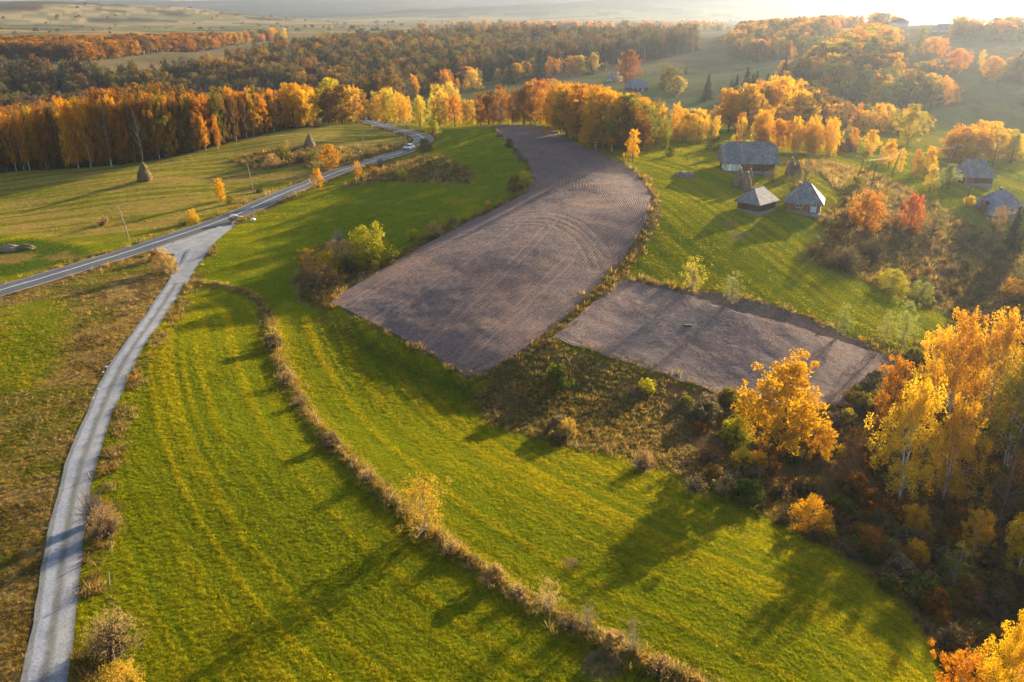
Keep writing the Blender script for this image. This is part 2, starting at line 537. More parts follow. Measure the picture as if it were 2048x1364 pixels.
def plank_mat(name, col, w=0.2):
    m, nt, out = nmat(name)
    uv = nd(nt, 'ShaderNodeUVMap', uv_map='UVMap')
    br = nd(nt, 'ShaderNodeTexBrick'); br.offset = 0.0
    br.inputs['Scale'].default_value = 1.0
    br.inputs['Brick Width'].default_value = w; br.inputs['Row Height'].default_value = 8.0
    br.inputs['Mortar Size'].default_value = 0.012
    br.inputs['Color1'].default_value = tuple(c * 0.65 for c in col) + (1,)
    br.inputs['Color2'].default_value = tuple(c * 1.35 for c in col) + (1,)
    br.inputs['Mortar'].default_value = tuple(c * 0.2 for c in col) + (1,)
    nt.links.new(uv.outputs['UV'], br.inputs['Vector'])
    f = noise_fac(nt, 1.4, 5, 'Object', 0.7)
    c = mixc(nt, 1.0, br.outputs['Color'], ramp(nt, f, [(0.3, (0.7, 0.7, 0.75)), (0.7, (1.3, 1.25, 1.15))]), 'MULTIPLY')
    principled(nt, out, c, 0.85, 0, bump(nt, br.outputs['Fac'], -0.6, 0.02), 0.2)
    return m


M = {}
M['ground'] = ground_mat()
M['leaf'] = leaf_mat('leaf', 0.42)
M['blade'] = leaf_mat('grass_blade', 0.5)
M['needle'] = leaf_mat('needle', 0.2)
M['twig'] = simple('twig_bark', (0.12, 0.09, 0.07), 0.9, 0.4, 3, bmp=0)
M['palebark'] = simple('pale_bark', (0.24, 0.205, 0.17), 0.9, 0.4, 3, bmp=0)
M['bark'] = simple('dark_bark', (0.075, 0.055, 0.042), 0.9, 0.45, 4, stretch=(1, 1, .3), bmp=.4)
M['birch'] = bark_birch()
M['soil'] = soil_mat('ploughed_soil', (0.170, 0.112, 0.098), 120)
M['soil2'] = soil_mat('harrowed_soil', (0.188, 0.130, 0.115), 90)
M['asphalt'] = asphalt_mat()
M['gravel'] = gravel_mat()
M['paint'] = simple('road_paint', (0.72, 0.72, 0.70), 0.7, 0.2, 8, bmp=0)
M['shoulder'] = simple('road_shoulder', (0.20, 0.175, 0.15), 0.95, 0.35, 3, bmp=.3, coord='Object')
M['shingle'] = shingle_mat('weathered_shingles', (0.20, 0.195, 0.20))
M['shingle_pale'] = shingle_mat('pale_shingles', (0.30, 0.27, 0.245))
M['roof_blue'] = shingle_mat('blue_grey_roofing', (0.16, 0.19, 0.25))
M['roof_brown'] = shingle_mat('brown_roof_tiles', (0.16, 0.075, 0.05))
M['roof_tin'] = simple('blue_tin', (0.10, 0.17, 0.30), 0.5, 0.2, 2, bmp=0, spec=.5)
M['log'] = plank_mat('dark_timber', (0.085, 0.052, 0.033))
M['logbrown'] = plank_mat('brown_boards', (0.29, 0.125, 0.05), 0.24)
M['limewash'] = plank_mat('limewashed_boards', (0.76, 0.78, 0.74), 0.3)
M['plaster'] = simple('plaster', (0.55, 0.50, 0.46), 0.9, 0.12, 1.5, bmp=.1)
M['stone'] = simple('foundation_stone', (0.21, 0.19, 0.17), 0.95, 0.4, 3, bmp=.5)
M['rock'] = simple('field_stone', (0.30, 0.29, 0.28), 0.9, 0.35, 2, bmp=.5)
M['glass'] = simple('window_glass', (0.05, 0.075, 0.09), 0.12, 0.2, 1, bmp=0, spec=.6)
M['whitewood'] = simple('white_painted_wood', (0.66, 0.68, 0.66), 0.7, 0.15, 3, bmp=0)
M['bluewood'] = simple('pale_blue_paint', (0.42, 0.52, 0.56), 0.7, 0.15, 3, bmp=0)
M['hay'] = simple('hay', (0.135, 0.10, 0.05), 1.0, 0.5, 2.4, stretch=(1, 1, 2.4), bmp=1.0, bdist=.12, spec=.05)
M['oldhay'] = simple('old_hay', (0.22, 0.155, 0.115), 1.0, 0.5, 2.4, stretch=(1, 1, 2.4), bmp=1.0, bdist=.12, spec=.05)
M['pole'] = simple('weathered_pole', (0.26, 0.19, 0.13), 0.9, 0.3, 3, stretch=(1, 1, .2), bmp=.2)
M['darkpole'] = simple('dark_pole', (0.10, 0.075, 0.055), 0.9, 0.3, 3, stretch=(1, 1, .2), bmp=.2)
M['ceramic'] = simple('insulator', (0.55, 0.53, 0.5), 0.4, 0.1, 1, bmp=0)
M['cable'] = simple('cable', (0.42, 0.36, 0.28), 0.8, 0.1, 1, bmp=0, spec=.2)
M['carpaint'] = simple('silver_paint', (0.62, 0.63, 0.65), 0.28, 0.03, 1, metal=0.35, bmp=0, spec=.5)
M['tyre'] = simple('rubber', (0.025, 0.025, 0.027), 0.85, 0.1, 1, bmp=0)
M['lamp'] = simple('lamp_glass', (0.75, 0.76, 0.78), 0.15, 0.05, 1, bmp=0, spec=.6)
M['tin'] = simple('weathered_tin', (0.26, 0.27, 0.26), 0.55, 0.25, 1.5, metal=0.3, bmp=.2, spec=.5)
M['yellow'] = simple('yellow_paint', (0.6, 0.38, 0.06), 0.6, 0.15, 2, bmp=0)
M['plank'] = plank_mat('pale_planks', (0.36, 0.27, 0.18), 0.18)
M['brick'] = simple('chimney_brick', (0.22, 0.11, 0.075), 0.9, 0.3, 5, bmp=.3)


# ------------------------------------------------------------------ mesh helpers
def np_mesh(name, V, F, mats, uv=None, attrs=None, smooth=False, mat_idx=None):
    """V (n,3); F list of face arrays [(m,4) and/or (m,3)]"""
    me = bpy.data.meshes.new(name)
    V = np.asarray(V, np.float32)
    if not isinstance(F, list):
        F = [F]
    F = [np.asarray(f, np.int32) for f in F if len(f)]
    me.vertices.add(len(V)); me.vertices.foreach_set('co', V.ravel())
    if F:
        loops = np.concatenate([f.ravel() for f in F]); tot = np.concatenate([np.full(len(f), f.shape[1], np.int32) for f in F])
        me.loops.add(len(loops)); me.loops.foreach_set('vertex_index', loops)
        me.polygons.add(len(tot))
        st = np.concatenate([[0], np.cumsum(tot)[:-1]]).astype(np.int32)
        me.polygons.foreach_set('loop_start', st); me.polygons.foreach_set('loop_total', tot)
        me.polygons.foreach_set('use_smooth', np.full(len(tot), smooth, bool))
        if mat_idx is not None:
            me.polygons.foreach_set('material_index', np.asarray(mat_idx, np.int32))
        if uv is not None:
            l = me.uv_layers.new(name='UVMap')
            l.data.foreach_set('uv', np.asarray(uv, np.float32)[loops].ravel())
    for k, a in (attrs or {}).items():
        a = np.asarray(a)
        if a.ndim == 1:
            ty = 'INT' if a.dtype.kind in 'iu' else 'FLOAT'
            t = me.attributes.new(k, ty, 'POINT'); t.data.foreach_set('value', a.astype(np.int32 if ty == 'INT' else np.float32))
        elif a.shape[1] == 3:
            t = me.attributes.new(k, 'FLOAT_VECTOR', 'POINT'); t.data.foreach_set('vector', a.astype(np.float32).ravel())
        else:
            t = me.attributes.new(k, 'FLOAT_COLOR', 'POINT'); t.data.foreach_set('color', a.astype(np.float32).ravel())
    for mm in (mats if isinstance(mats, (list, tuple)) else [mats]):
        me.materials.append(mm)
    me.update(calc_edges=True)
    return me


def link(name, me, parent=None, loc=None):
    o = bpy.data.objects.new(name, me)
    COL.objects.link(o)
    if parent is not None:
        o.parent = parent
    if loc is not None:
        o.location = loc
    return o


def tag(o, label=None, cat=None, group=None, kind=None):
    if label: o['label'] = label
    if cat: o['category'] = cat
    if group: o['group'] = group
    if kind: o['kind'] = kind
    return o


def empty(name, loc, rz=0.0, label=None, cat=None, group=None, scale=None):
    o = bpy.data.objects.new(name, None)
    o.empty_display_size = 0.3
    COL.objects.link(o)
    o.location = loc; o.rotation_euler = (0, 0, rz)
    if scale is not None:
        o.scale = scale
    return tag(o, label, cat, group)


class MB:
    """collects shapes of one part, with uv in metres"""
    def __init__(self):
        self.v = []; self.f = []; self.uv = []

    def face(self, pts, uvs=None):
        b = len(self.v)
        self.v += [tuple(p) for p in pts]
        self.f.append(tuple(range(b, b + len(pts))))
        if uvs is None:
            p0 = Vector(pts[0]); ex = (Vector(pts[1]) - p0).normalized()
            nrm = ex.cross(Vector(pts[2]) - p0)
            nrm = nrm.normalized() if nrm.length > 1e-9 else Vector((0, 0, 1))
            ey = nrm.cross(ex)
            uvs = [((Vector(p) - p0).dot(ex) + p0.x * .37, (Vector(p) - p0).dot(ey) + p0.z * .0) for p in pts]
        self.uv += uvs
        return self

    def box(self, x0, x1, y0, y1, z0, z1, rot=0.0, org=(0, 0, 0)):
        c, s = math.cos(rot), math.sin(rot)
        P = lambda x, y, z: (org[0] + x * c - y * s, org[1] + x * s + y * c, org[2] + z)
        q = [P(x0, y0, z0), P(x1, y0, z0), P(x1, y1, z0), P(x0, y1, z0), P(x0, y0, z1), P(x1, y0, z1), P(x1, y1, z1), P(x0, y1, z1)]
        for a in ((0, 1, 5, 4), (1, 2, 6, 5), (2, 3, 7, 6), (3, 0, 4, 7), (4, 5, 6, 7), (3, 2, 1, 0)):
            self.face([q[i] for i in a])
        return self

    def tube(self, path, radii, sides=6, cap=True):
        path = [Vector(p) for p in path]
        rings = []
        for i, p in enumerate(path):
            d = (path[min(i + 1, len(path) - 1)] - path[max(i - 1, 0)]).normalized()
            a = d.orthogonal().normalized() if abs(d.z) < 0.9 else Vector((1, 0, 0)).cross(d).normalized()
            b = d.cross(a)
            r = radii[i] if hasattr(radii, '__len__') else radii
            base = len(self.v)
            for k in range(sides):
                t = 2 * math.pi * k / sides
                self.v.append(tuple(p + a * (r * math.cos(t)) + b * (r * math.sin(t)))); self.uv.append((k / sides, i * 1.0))
            rings.append(base)
        for a0, b0 in zip(rings[:-1], rings[1:]):
            for k in range(sides):
                k2 = (k + 1) % sides
                self.f.append((a0 + k, a0 + k2, b0 + k2, b0 + k))
        if cap:
            self.f.append(tuple(rings[-1] + k for k in range(sides)))
            self.f.append(tuple(rings[0] + k for k in reversed(range(sides))))
        return self

    def mesh(self, name, mat, smooth=False):
        me = bpy.data.meshes.new(name)
        me.from_pydata(self.v, [], self.f)
        l = me.uv_layers.new(name='UVMap')
        idx = np.zeros(len(me.loops), np.int32); me.loops.foreach_get('vertex_index', idx)
        l.data.foreach_set('uv', np.asarray(self.uv, np.float32)[idx].ravel())
        if smooth:
            me.polygons.foreach_set('use_smooth', np.ones(len(me.polygons), bool))
        me.materials.append(mat)
        return me

    def build(self, name, mat, parent=None, smooth=False, loc=None):
        return link(name, self.mesh(name, mat, smooth), parent, loc)


# ------------------------------------------------------------------ ground colours by land use (some shade painted in)
LUSH = np.array((0.132, 0.152, 0.007)); GOLD = np.array((0.28, 0.230, 0.009)); MEADOW = np.array((0.27, 0.205, 0.045))
DRY = np.array((0.27, 0.17, 0.065)); BRUSH = np.array((0.115, 0.075, 0.034)); FLOOR = np.array((0.060, 0.042, 0.022))
TAN = np.array((0.26, 0.19, 0.105)); FARP = np.array((0.20, 0.155, 0.075)); FARG = np.array((0.085, 0.105, 0.035)); HILLF = np.array((0.050, 0.048, 0.034))
SHADEG = np.array((0.055, 0.085, 0.012))  # grass green with shade painted into it

Z = {}          # named land-use polygons, world xy
ZPX = {
    'left_scrub': [(-200, 660), (0, 596), (150, 552), (330, 500), (352, 540), (300, 640), (228, 745), (175, 870), (140, 980), (118, 1100), (70, 1364), (40, 1500), (-300, 1500), (-300, 800)],
    'left_green': [(-200, 640), (0, 612), (120, 590), (150, 640), (118, 735), (60, 780), (-200, 800)],
    'left_meadow': [(-250, 352), (0, 346), (200, 334), (330, 318), (450, 286), (560, 262), (720, 248), (800, 268), (815, 286), (700, 318), (560, 378), (470, 415), (300, 474), (150, 486), (60, 470), (-250, 480)],
    'left_low': [(-250, 500), (60, 478), (160, 492), (200, 515), (60, 545), (-250, 600)],
    'mound': [(690, 372), (745, 342), (800, 322), (850, 312), (905, 322), (950, 350), (935, 368), (860, 366), (790, 362)],
    'scrub_road': [(460, 322), (520, 302), (600, 296), (690, 296), (800, 286), (822, 292), (740, 318), (660, 345), (600, 330), (520, 340)],
    'green_strip': [(402, 545), (440, 500), (520, 455), (600, 420), (700, 372), (760, 364), (940, 372), (960, 350), (900, 320), (880, 300), (880, 255), (975, 255), (1020, 300), (1050, 340), (1055, 375), (1000, 405), (860, 470), (720, 550), (640, 620), (580, 640), (520, 600)],
    'field_edge': [(640, 612), (720, 555), (860, 470), (990, 412), (1058, 378), (1064, 350), (1040, 310), (1052, 308), (1078, 350), (1068, 385), (1000, 425), (870, 490), (740, 570), (665, 620)],
    'field_foot': [(640, 612), (680, 640), (760, 700), (850, 745), (940, 775), (960, 790), (930, 800), (820, 752), (720, 700), (640, 650)],
    'plough_right': [(1262, 345), (1290, 350), (1320, 400), (1322, 430), (1300, 480), (1240, 560), (1190, 610), (1120, 680), (1060, 720), (980, 760), (960, 750), (1060, 695), (1120, 645), (1190, 575), (1235, 520), (1285, 450), (1300, 410)],
    'brush': [(948, 790), (990, 760), (1090, 690), (1480, 806), (1560, 830), (1640, 830), (1760, 760), (1830, 700), (1960, 620), (2200, 560), (2300, 1500), (2020, 1500), (1890, 1330), (1800, 1200), (1640, 1085), (1500, 1010), (1380, 960), (1250, 915), (1100, 885), (980, 850)],
    'brush_hill': [(1600, 520), (1650, 470), (1640, 440), (1700, 395), (1820, 420), (1960, 470), (2200, 540), (2300, 640), (1960, 640), (1850, 610), (1760, 575), (1680, 545)],
    'tan_hill': [(1560, 330), (1640, 322), (1740, 345), (1830, 385), (1900, 430), (1990, 470), (1900, 470), (1800, 440), (1740, 420), (1680, 385), (1640, 350)],
    'lane': [(1240, 551), (1290, 557), (1400, 594), (1560, 644), (1700, 692), (1830, 724), (1812, 730), (1690, 699), (1550, 651), (1390, 601), (1280, 564), (1236, 558)],
    'thicket': [(590, 565), (605, 515), (660, 485), (730, 495), (780, 520), (735, 560), (690, 590), (640, 615), (605, 600)],
    'weed_patch': [(1112, 672), (1180, 610), (1215, 600), (1200, 625), (1160, 660)],
    'barnyard': [(1440, 445), (1500, 440), (1500, 470), (1470, 480)],
    'left_wood': [(-300, 352), (0, 345), (200, 333), (330, 317), (450, 285), (560, 261), (640, 255), (560, 230), (300, 215), (-300, 250)],
    'far_meadow': [(160, 129), (330, 108), (500, 94), (480, 106), (400, 122), (260, 142)],
    'valley_meadow': [(780, 215), (860, 190), (960, 168), (1100, 160), (1200, 150), (1330, 165), (1440, 200), (1460, 240), (1330, 235), (1100, 215), (950, 240), (860, 235)],
    'wood_main': [(-300, 270), (-300, 160), (150, 163), (250, 174), (400, 160), (500, 132), (600, 110), (750, 94), (1000, 86), (1280, 84), (1400, 100), (1330, 116), (1200, 132), (1100, 150), (950, 166), (840, 190), (800, 215), (700, 225), (560, 205), (400, 240), (200, 250)],
    'wood_upper': [(-300, 140), (0, 120), (160, 124), (330, 104), (440, 98), (450, 90), (330, 93), (150, 100), (-300, 110)],
    'wood_right': [(1455, 118), (1470, 75), (1510, 58), (1620, 52), (1680, 60), (1640, 84), (1622, 108), (1560, 122)],
    'wood_right2': [(1540, 178), (1600, 150), (1680, 110), (1700, 85), (1760, 88), (1800, 112), (1860, 160), (1930, 205), (1850, 222), (1740, 222), (1620, 215), (1545, 215)],
    'wood_right3': [(1980, 158), (2050, 135), (2250, 120), (2250, 190), (2040, 172)],
    'far_heath': [(1720, 75), (1800, 62), (1900, 75), (1960, 110), (1990, 130), (1900, 120), (1800, 100)],
}
for k, v in ZPX.items():
    Z[k] = wpoly(v)

PLOUGH_L = wpoly([(980, 253), (1003, 275), (1032, 300), (1056, 330), (1068, 358), (1055, 386), (1005, 413), (940, 443), (870, 480), (800, 520), (730, 560), (657, 604)])
PLOUGH_R = wpoly([(1082, 253), (1150, 284), (1215, 312), (1270, 345), (1298, 382), (1304, 415), (1288, 455), (1258, 502), (1222, 548), (1180, 590), (1120, 648), (1050, 700), (990, 738), (938, 757)])
FIELD2 = wpoly([(1243, 557), (1806, 721), (1740, 800), (1690, 822), (1600, 818), (1482, 803), (1105, 676)])

X, Y = GX, GY
col = np.zeros(X.shape + (3,))


def lay(c, m):
    global col
    col = col * (1 - m[..., None]) + np.asarray(c) * m[..., None]


nb = fbm(X / 9, Y / 9, 50); nb2 = fbm(X / 3.1, Y / 3.1, 51); nb3 = fbm(X / 38, Y / 38, 52)
HED8 = densify(HEDGE, 7.0)
dHL = dist_line(X, Y, HED8, 130.0)
# mowing swaths run along the field bank
swath = fbm(dHL / 0.75, (X * 0.6 + Y * 0.8) / 26, 60, 3)
swath2 = fbm(dHL / 3.5, (X * 0.6 + Y * 0.8) / 40, 61, 3)
near = 1 - sstep(330, 420, Y)
lay(FARP * 0.92, np.ones(X.shape))
fg = sstep(0.47, 0.6, fbm(X / 120, Y / 60, 53)) * 0.75
lay(FARG * 1.2, fg)
tex = np.clip(0.75 * swath + 0.35 * swath2 + 0.3 * nb3 - 0.2, 0, 1)
g = LUSH[None, None] * (1 - sstep(0.3, 0.85, tex))[..., None] + GOLD[None, None] * sstep(0.3, 0.85, tex)[..., None]
col = col * (1 - near[..., None]) + g * near[..., None]
mm = mask_poly(X, Y, Z['left_meadow'], 2.0)
arc = fbm((Y - 0.35 * X) / 1.6, (X + .35 * Y) / 30, 62, 3)
lay(MEADOW, mm); lay(LUSH * .85, mm * sstep(0.44, 0.58, arc) * 0.75); lay(DRY * 1.0, mm * sstep(0.5, 0.64, nb * .5 + (1 - arc) * .5) * 0.65)
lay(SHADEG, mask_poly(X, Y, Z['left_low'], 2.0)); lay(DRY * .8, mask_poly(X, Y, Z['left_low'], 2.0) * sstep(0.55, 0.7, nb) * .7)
mm = mask_poly(X, Y, Z['left_scrub'], 1.2)
lay(BRUSH * 1.0, mm); lay(DRY * 1.15, mm * sstep(0.38, 0.58, nb2) * 0.9); lay(LUSH * .75, mm * sstep(0.5, 0.62, nb) * 0.6)
mm = mask_poly(X, Y, Z['left_green'], 2.5); lay(LUSH, mm * .9); lay(GOLD * .8, mm * sstep(.5, .64, nb2) * .6)
mm = mask_poly(X, Y, Z['green_strip'], 1.5)
lay(LUSH * 1.05, mm); lay(GOLD * .95, mm * sstep(0.5, 0.68, nb2 * .5 + nb * .5) * 0.7)
for nm in ('mound', 'scrub_road', 'thicket'):
    mm = mask_poly(X, Y, Z[nm], 2.0); lay(TAN * 0.75, mm); lay(BRUSH, mm * sstep(.45, .6, nb2) * .7); lay(LUSH, mm * sstep(.58, .7, nb) * .5)
for nm in ('field_edge', 'plough_right'):
    mm = mask_poly(X, Y, Z[nm], 0.8); lay(BRUSH * 1.1, mm * .8); lay(DRY * .85, mm * sstep(.45, .62, nb2) * .8)
mm = mask_poly(X, Y, Z['field_foot'], 2.5); lay(SHADEG * .9, mm * .8); lay(BRUSH, mm * sstep(.5, .66, nb2) * .55)  # dark green band paints in the shade below the ploughed slope
mm = mask_poly(X, Y, Z['brush'], 1.5)
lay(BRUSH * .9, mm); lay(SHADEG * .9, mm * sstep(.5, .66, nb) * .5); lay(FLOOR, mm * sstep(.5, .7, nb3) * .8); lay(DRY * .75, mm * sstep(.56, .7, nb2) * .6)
mm = mask_poly(X, Y, Z['brush_hill'], 3.0); lay(BRUSH * 1.15, mm * .9); lay(TAN * .7, mm * sstep(.5, .65, nb2) * .6)
mm = mask_poly(X, Y, Z['tan_hill'], 3.0); lay(TAN, mm * .95); lay(BRUSH * 1.3, mm * sstep(.5, .66, nb2) * .6)
mm = mask_poly(X, Y, Z['lane'], 0.7); lay(FLOOR * 1.4, mm); lay(LUSH * .9, mm * sstep(.52, .64, nb2) * .6)
mm = mask_poly(X, Y, Z['barnyard'], 1.5); lay(TAN * .8, mm * sstep(.5, .6, nb2))
mm = mask_poly(X, Y, Z['left_wood'], 2.0); lay(FLOOR * 1.1, mm)
lay(FARG * 1.15, mask_poly(X, Y, Z['valley_meadow'], 4)); lay(FARP * .75, mask_poly(X, Y, Z['far_meadow'], 4))
for nm in ('wood_main', 'wood_upper', 'wood_right', 'wood_right2', 'wood_right3'):
    lay(FLOOR * 1.1, mask_poly(X, Y, Z[nm], 5))
lay(TAN * .75, mask_poly(X, Y, Z['far_heath'], 6))
mid = sstep(330, 400, Y) * (1 - sstep(1000, 1200, Y))
lay(TAN * .8, mid * sstep(.48, .62, fbm(X / 35, Y / 35, 76, 5)) * .55); lay(BRUSH * .9, mid * sstep(.56, .66, fbm(X / 22, Y / 22, 77, 4)) * .5)
# far plain in strips, terraced left hill, wooded ridge behind
far = sstep(1000, 1300, Y)
strip = fbm((Y + .1 * X) / 55, X / 900, 70, 3)
lay(np.array((.30, .22, .11)), far); lay(FARG * 1.5, far * sstep(.5, .57, strip) * .75); lay(BRUSH * .7, far * sstep(.58, .63, fbm((Y - .2 * X) / 30, X / 500, 71, 3)) * .8)
terr = fbm(GZ / 2.2, X / 600, 72, 2)
hill = sstep(1650, 1800, Y) * (1 - sstep(2600, 2900, Y)) * sstep(20, 27, GZ)
lay(np.array((.42, .29, .15)), hill); lay(FARG * 1.3, hill * sstep(.48, .58, terr) * .7); lay(BRUSH * .5, hill * sstep(.55, .61, fbm(X / 170, Y / 110, 73)) * .85)  # dark patches put the hill's shadows into its colour
ridge = sstep(2900, 3150, Y)
lay(HILLF, ridge); lay(FARP * .5, ridge * sstep(.6, .68, fbm(X / 500, Y / 420, 74)) * .8)
# verges
vg = np.exp(-((dR - 3.6) / 1.5) ** 2) * (dR < 12); lay(BRUSH * 1.25, vg * .85); lay(DRY, vg * sstep(.5, .62, nb2) * .6)
vg = np.exp(-((dT - 3.0) / 1.3) ** 2) * (dT < 10); lay(DRY * .75, vg * sstep(.42, .6, nb2) * .8)
vg = np.exp(-(dH / 1.0) ** 2); lay(DRY * .9, vg * .8); lay(BRUSH, vg * sstep(.48, .62, nb2) * .6); lay(LUSH, vg * sstep(.52, .62, nb) * .6)
# bare patches in the near field
for (px, py, rx) in ((1195, 1327, 2.0), (1140, 1125, 1.0), (700, 905, .7)):
    p = at(px, py); d = np.hypot(X - p.x, (Y - p.y) * 1.1) + (nb2 - .5) * 2.0
    lay(TAN * .75, (1 - sstep(rx * .7, rx, d)))
SOILM = mask_poly(X, Y, np.vstack([PLOUGH_L, PLOUGH_R[::-1]]), 0.6) + mask_poly(X, Y, FIELD2, 0.6)
lay((0.15, .11, .10), np.clip(SOILM, 0, 1))

idx = np.arange(NU * NV).reshape(NV, NU)
F = np.stack([idx[:-1, :-1], idx[:-1, 1:], idx[1:, 1:], idx[1:, :-1]], -1).reshape(-1, 4)
gc = np.concatenate([col.reshape(-1, 3), np.ones((NU * NV, 1))], 1)
me = np_mesh('ground', np.stack([X, Y, GZ], -1).reshape(-1, 3), F, M['ground'], attrs={'gcol': gc}, smooth=True)
tag(link('ground', me), kind='structure')


def lookup(arr, x, y):
    u, v = warp(np.asarray(x, float), np.asarray(y, float))
    i = np.clip(np.rint(np.interp(u, ucols, np.arange(NU))).astype(int), 0, NU - 1)
    j = np.clip(np.rint(np.interp(v, vrows, np.arange(NV))).astype(int), 0, NV - 1)
    return arr[j, i]


def ribbon(name, L, halfw, lift, mat, ncross=7, uvx=(0, 1), crown=0.0, jitter=0.0):
    L = np.asarray(L); T = np.gradient(L, axis=0); T /= np.hypot(T[:, 0], T[:, 1])[:, None] + 1e-9
    N = np.stack([-T[:, 1], T[:, 0]], 1)
    s = np.linspace(-1, 1, ncross)
    w = halfw * (1 + jitter * (fbm(np.arange(len(L)) / 5.0, np.zeros(len(L)), 81) - .5))
    P = L[:, None] + N[:, None] * (s[None, :, None] * np.asarray(w)[:, None, None])
    z = hgt(P[..., 0], P[..., 1])
    zc = hgt(L[:, 0], L[:, 1])[:, None]
    z = np.maximum(z, z * .25 + zc * .75) + lift + crown * (1 - s[None] ** 2)
    V = np.concatenate([P, z[..., None]], -1).reshape(-1, 3)
    ii = np.arange(len(L) * ncross).reshape(len(L), ncross)
    Fq = np.stack([ii[:-1, :-1], ii[1:, :-1], ii[1:, 1:], ii[:-1, 1:]], -1).reshape(-1, 4)
    seg = np.concatenate([[0], np.cumsum(np.hypot(*np.diff(L, axis=0).T))])
    uv = np.stack(np.broadcast_arrays(uvx[0] + (uvx[1] - uvx[0]) * (s[None] + 1) / 2, seg[:, None]), -1).reshape(-1, 2)
    return np_mesh(name, V, Fq, mat, uv=uv, smooth=True)


tag(link('road_shoulder', ribbon('road_shoulder', ROAD, ROAD_W / 2 + 0.55, 0.10, M['shoulder'], 9, jitter=.25)), kind='structure')
tag(link('gravel_track', ribbon('gravel_track', TRACK, np.interp(np.arange(len(TRACK)), [0, len(TRACK) * .86, len(TRACK)], [TRACK_W / 2, TRACK_W / 2, TRACK_W / 2 + .6]), 0.08, M['gravel'], 9, jitter=.35)), kind='structure')
# gravel apron where the track meets the road
AP = wpoly([(296, 502), (345, 484), (400, 466), (450, 448), (478, 438), (470, 454), (440, 478), (415, 505), (396, 535), (378, 568), (334, 568), (350, 532), (340, 512)])
bm = bmesh.new()
c0 = AP.mean(0)
gx, gy = np.meshgrid(np.arange(AP[:, 0].min(), AP[:, 0].max(), .6), np.arange(AP[:, 1].min(), AP[:, 1].max(), .6))
ii = np.arange(gx.size).reshape(gx.shape)
wob = (fbm(gx / 1.5, gy / 1.5, 90) - .5) * 1.2
ins = mask_poly(gx + wob, gy + wob, AP, .4) > .5
q = ins[:-1, :-1] & ins[1:, :-1] & ins[:-1, 1:] & ins[1:, 1:]
Fq = np.stack([ii[:-1, :-1], ii[:-1, 1:], ii[1:, 1:], ii[1:, :-1]], -1)[q]
V = np.stack([gx, gy, hgt(gx, gy) + .115], -1).reshape(-1, 3)
tag(link('gravel_apron', np_mesh('gravel_apron', V, Fq, M['gravel'], uv=np.full((gx.size, 2), .3), smooth=True)), kind='structure')
road = tag(link('road', ribbon('road', ROAD, ROAD_W / 2, 0.14, M['asphalt'], 7, crown=.04)), kind='structure')


def marking(name, L, off, hw, lift):
    T = np.gradient(L, axis=0); T /= np.hypot(T[:, 0], T[:, 1])[:, None] + 1e-9
    L2 = L + np.stack([-T[:, 1], T[:, 0]], 1) * off
    z = hgt(L[:, 0], L[:, 1])
    return L2


link('centre_line', ribbon('centre_line', ROAD, 0.085, 0.188, M['paint'], 3), road)


def field_sheet(name, Lp, Rp, nac, nal, ridges, amp, lift, mat, tracks=()):
    """a ploughed sheet swept between two field edges, with real ridges along it"""
    s = np.linspace(0, 1, nal)

    def rs(P):
        Q = smooth_line(P, 1.0, 1); d = np.concatenate([[0], np.cumsum(np.hypot(*np.diff(Q, axis=0).T))]); d /= d[-1]
        return np.stack([np.interp(s, d, Q[:, 0]), np.interp(s, d, Q[:, 1])], 1)
    A_, B_ = rs(Lp), rs(Rp)
    t = np.linspace(0, 1, nac)
    P = A_[:, None] * (1 - t[None, :, None]) + B_[:, None] * t[None, :, None]
    wob = (fbm(P[..., 0] / 2.5, P[..., 1] / 2.5, 95, 3) - .5)
    P = P + (wob * np.where((t < .03) | (t > .97), 1.2, 0)[None])[..., None]
    U_ = np.broadcast_to(t[None], P.shape[:2]); S_ = np.broadcast_to(s[:, None], P.shape[:2])
    ph = U_ * ridges + (fbm(S_ * 14, U_ * 6, 96) - .5) * .8
    mod = 0.35 + 1.1 * sstep(.35, .65, fbm(P[..., 0] / 12, P[..., 1] / 12, 97))
    zr = amp * mod * np.sin(ph * 2 * math.pi) + (fbm(P[..., 0] / .8, P[..., 1] / .8, 98, 2) - .5) * amp * 1.4
    trk = np.zeros(P.shape[:2])
    for tr in tracks:
        L_ = smooth_line(wpoly(tr), 1.5, 1)
        d_ = dist_line(P[..., 0], P[..., 1], L_, 4.0)
        trk = np.maximum(trk, np.exp(-((d_ - .85) / .3) ** 2) * (.5 + .7 * fbm(P[..., 0] / 2, P[..., 1] / 2, 99)))
    zr = zr - .05 * trk
    z = hgt(P[..., 0], P[..., 1]) + lift + zr
    ii = np.arange(nac * nal).reshape(nal, nac)
    Fq = np.stack([ii[:-1, :-1], ii[1:, :-1], ii[1:, 1:], ii[:-1, 1:]], -1).reshape(-1, 4)
    V = np.concatenate([P, z[..., None]], -1).reshape(-1, 3)
    return np_mesh(name, V, Fq, mat, uv=np.stack([U_, S_ * 1.0], -1).reshape(-1, 2), smooth=True, attrs={'trk': trk.reshape(-1)})


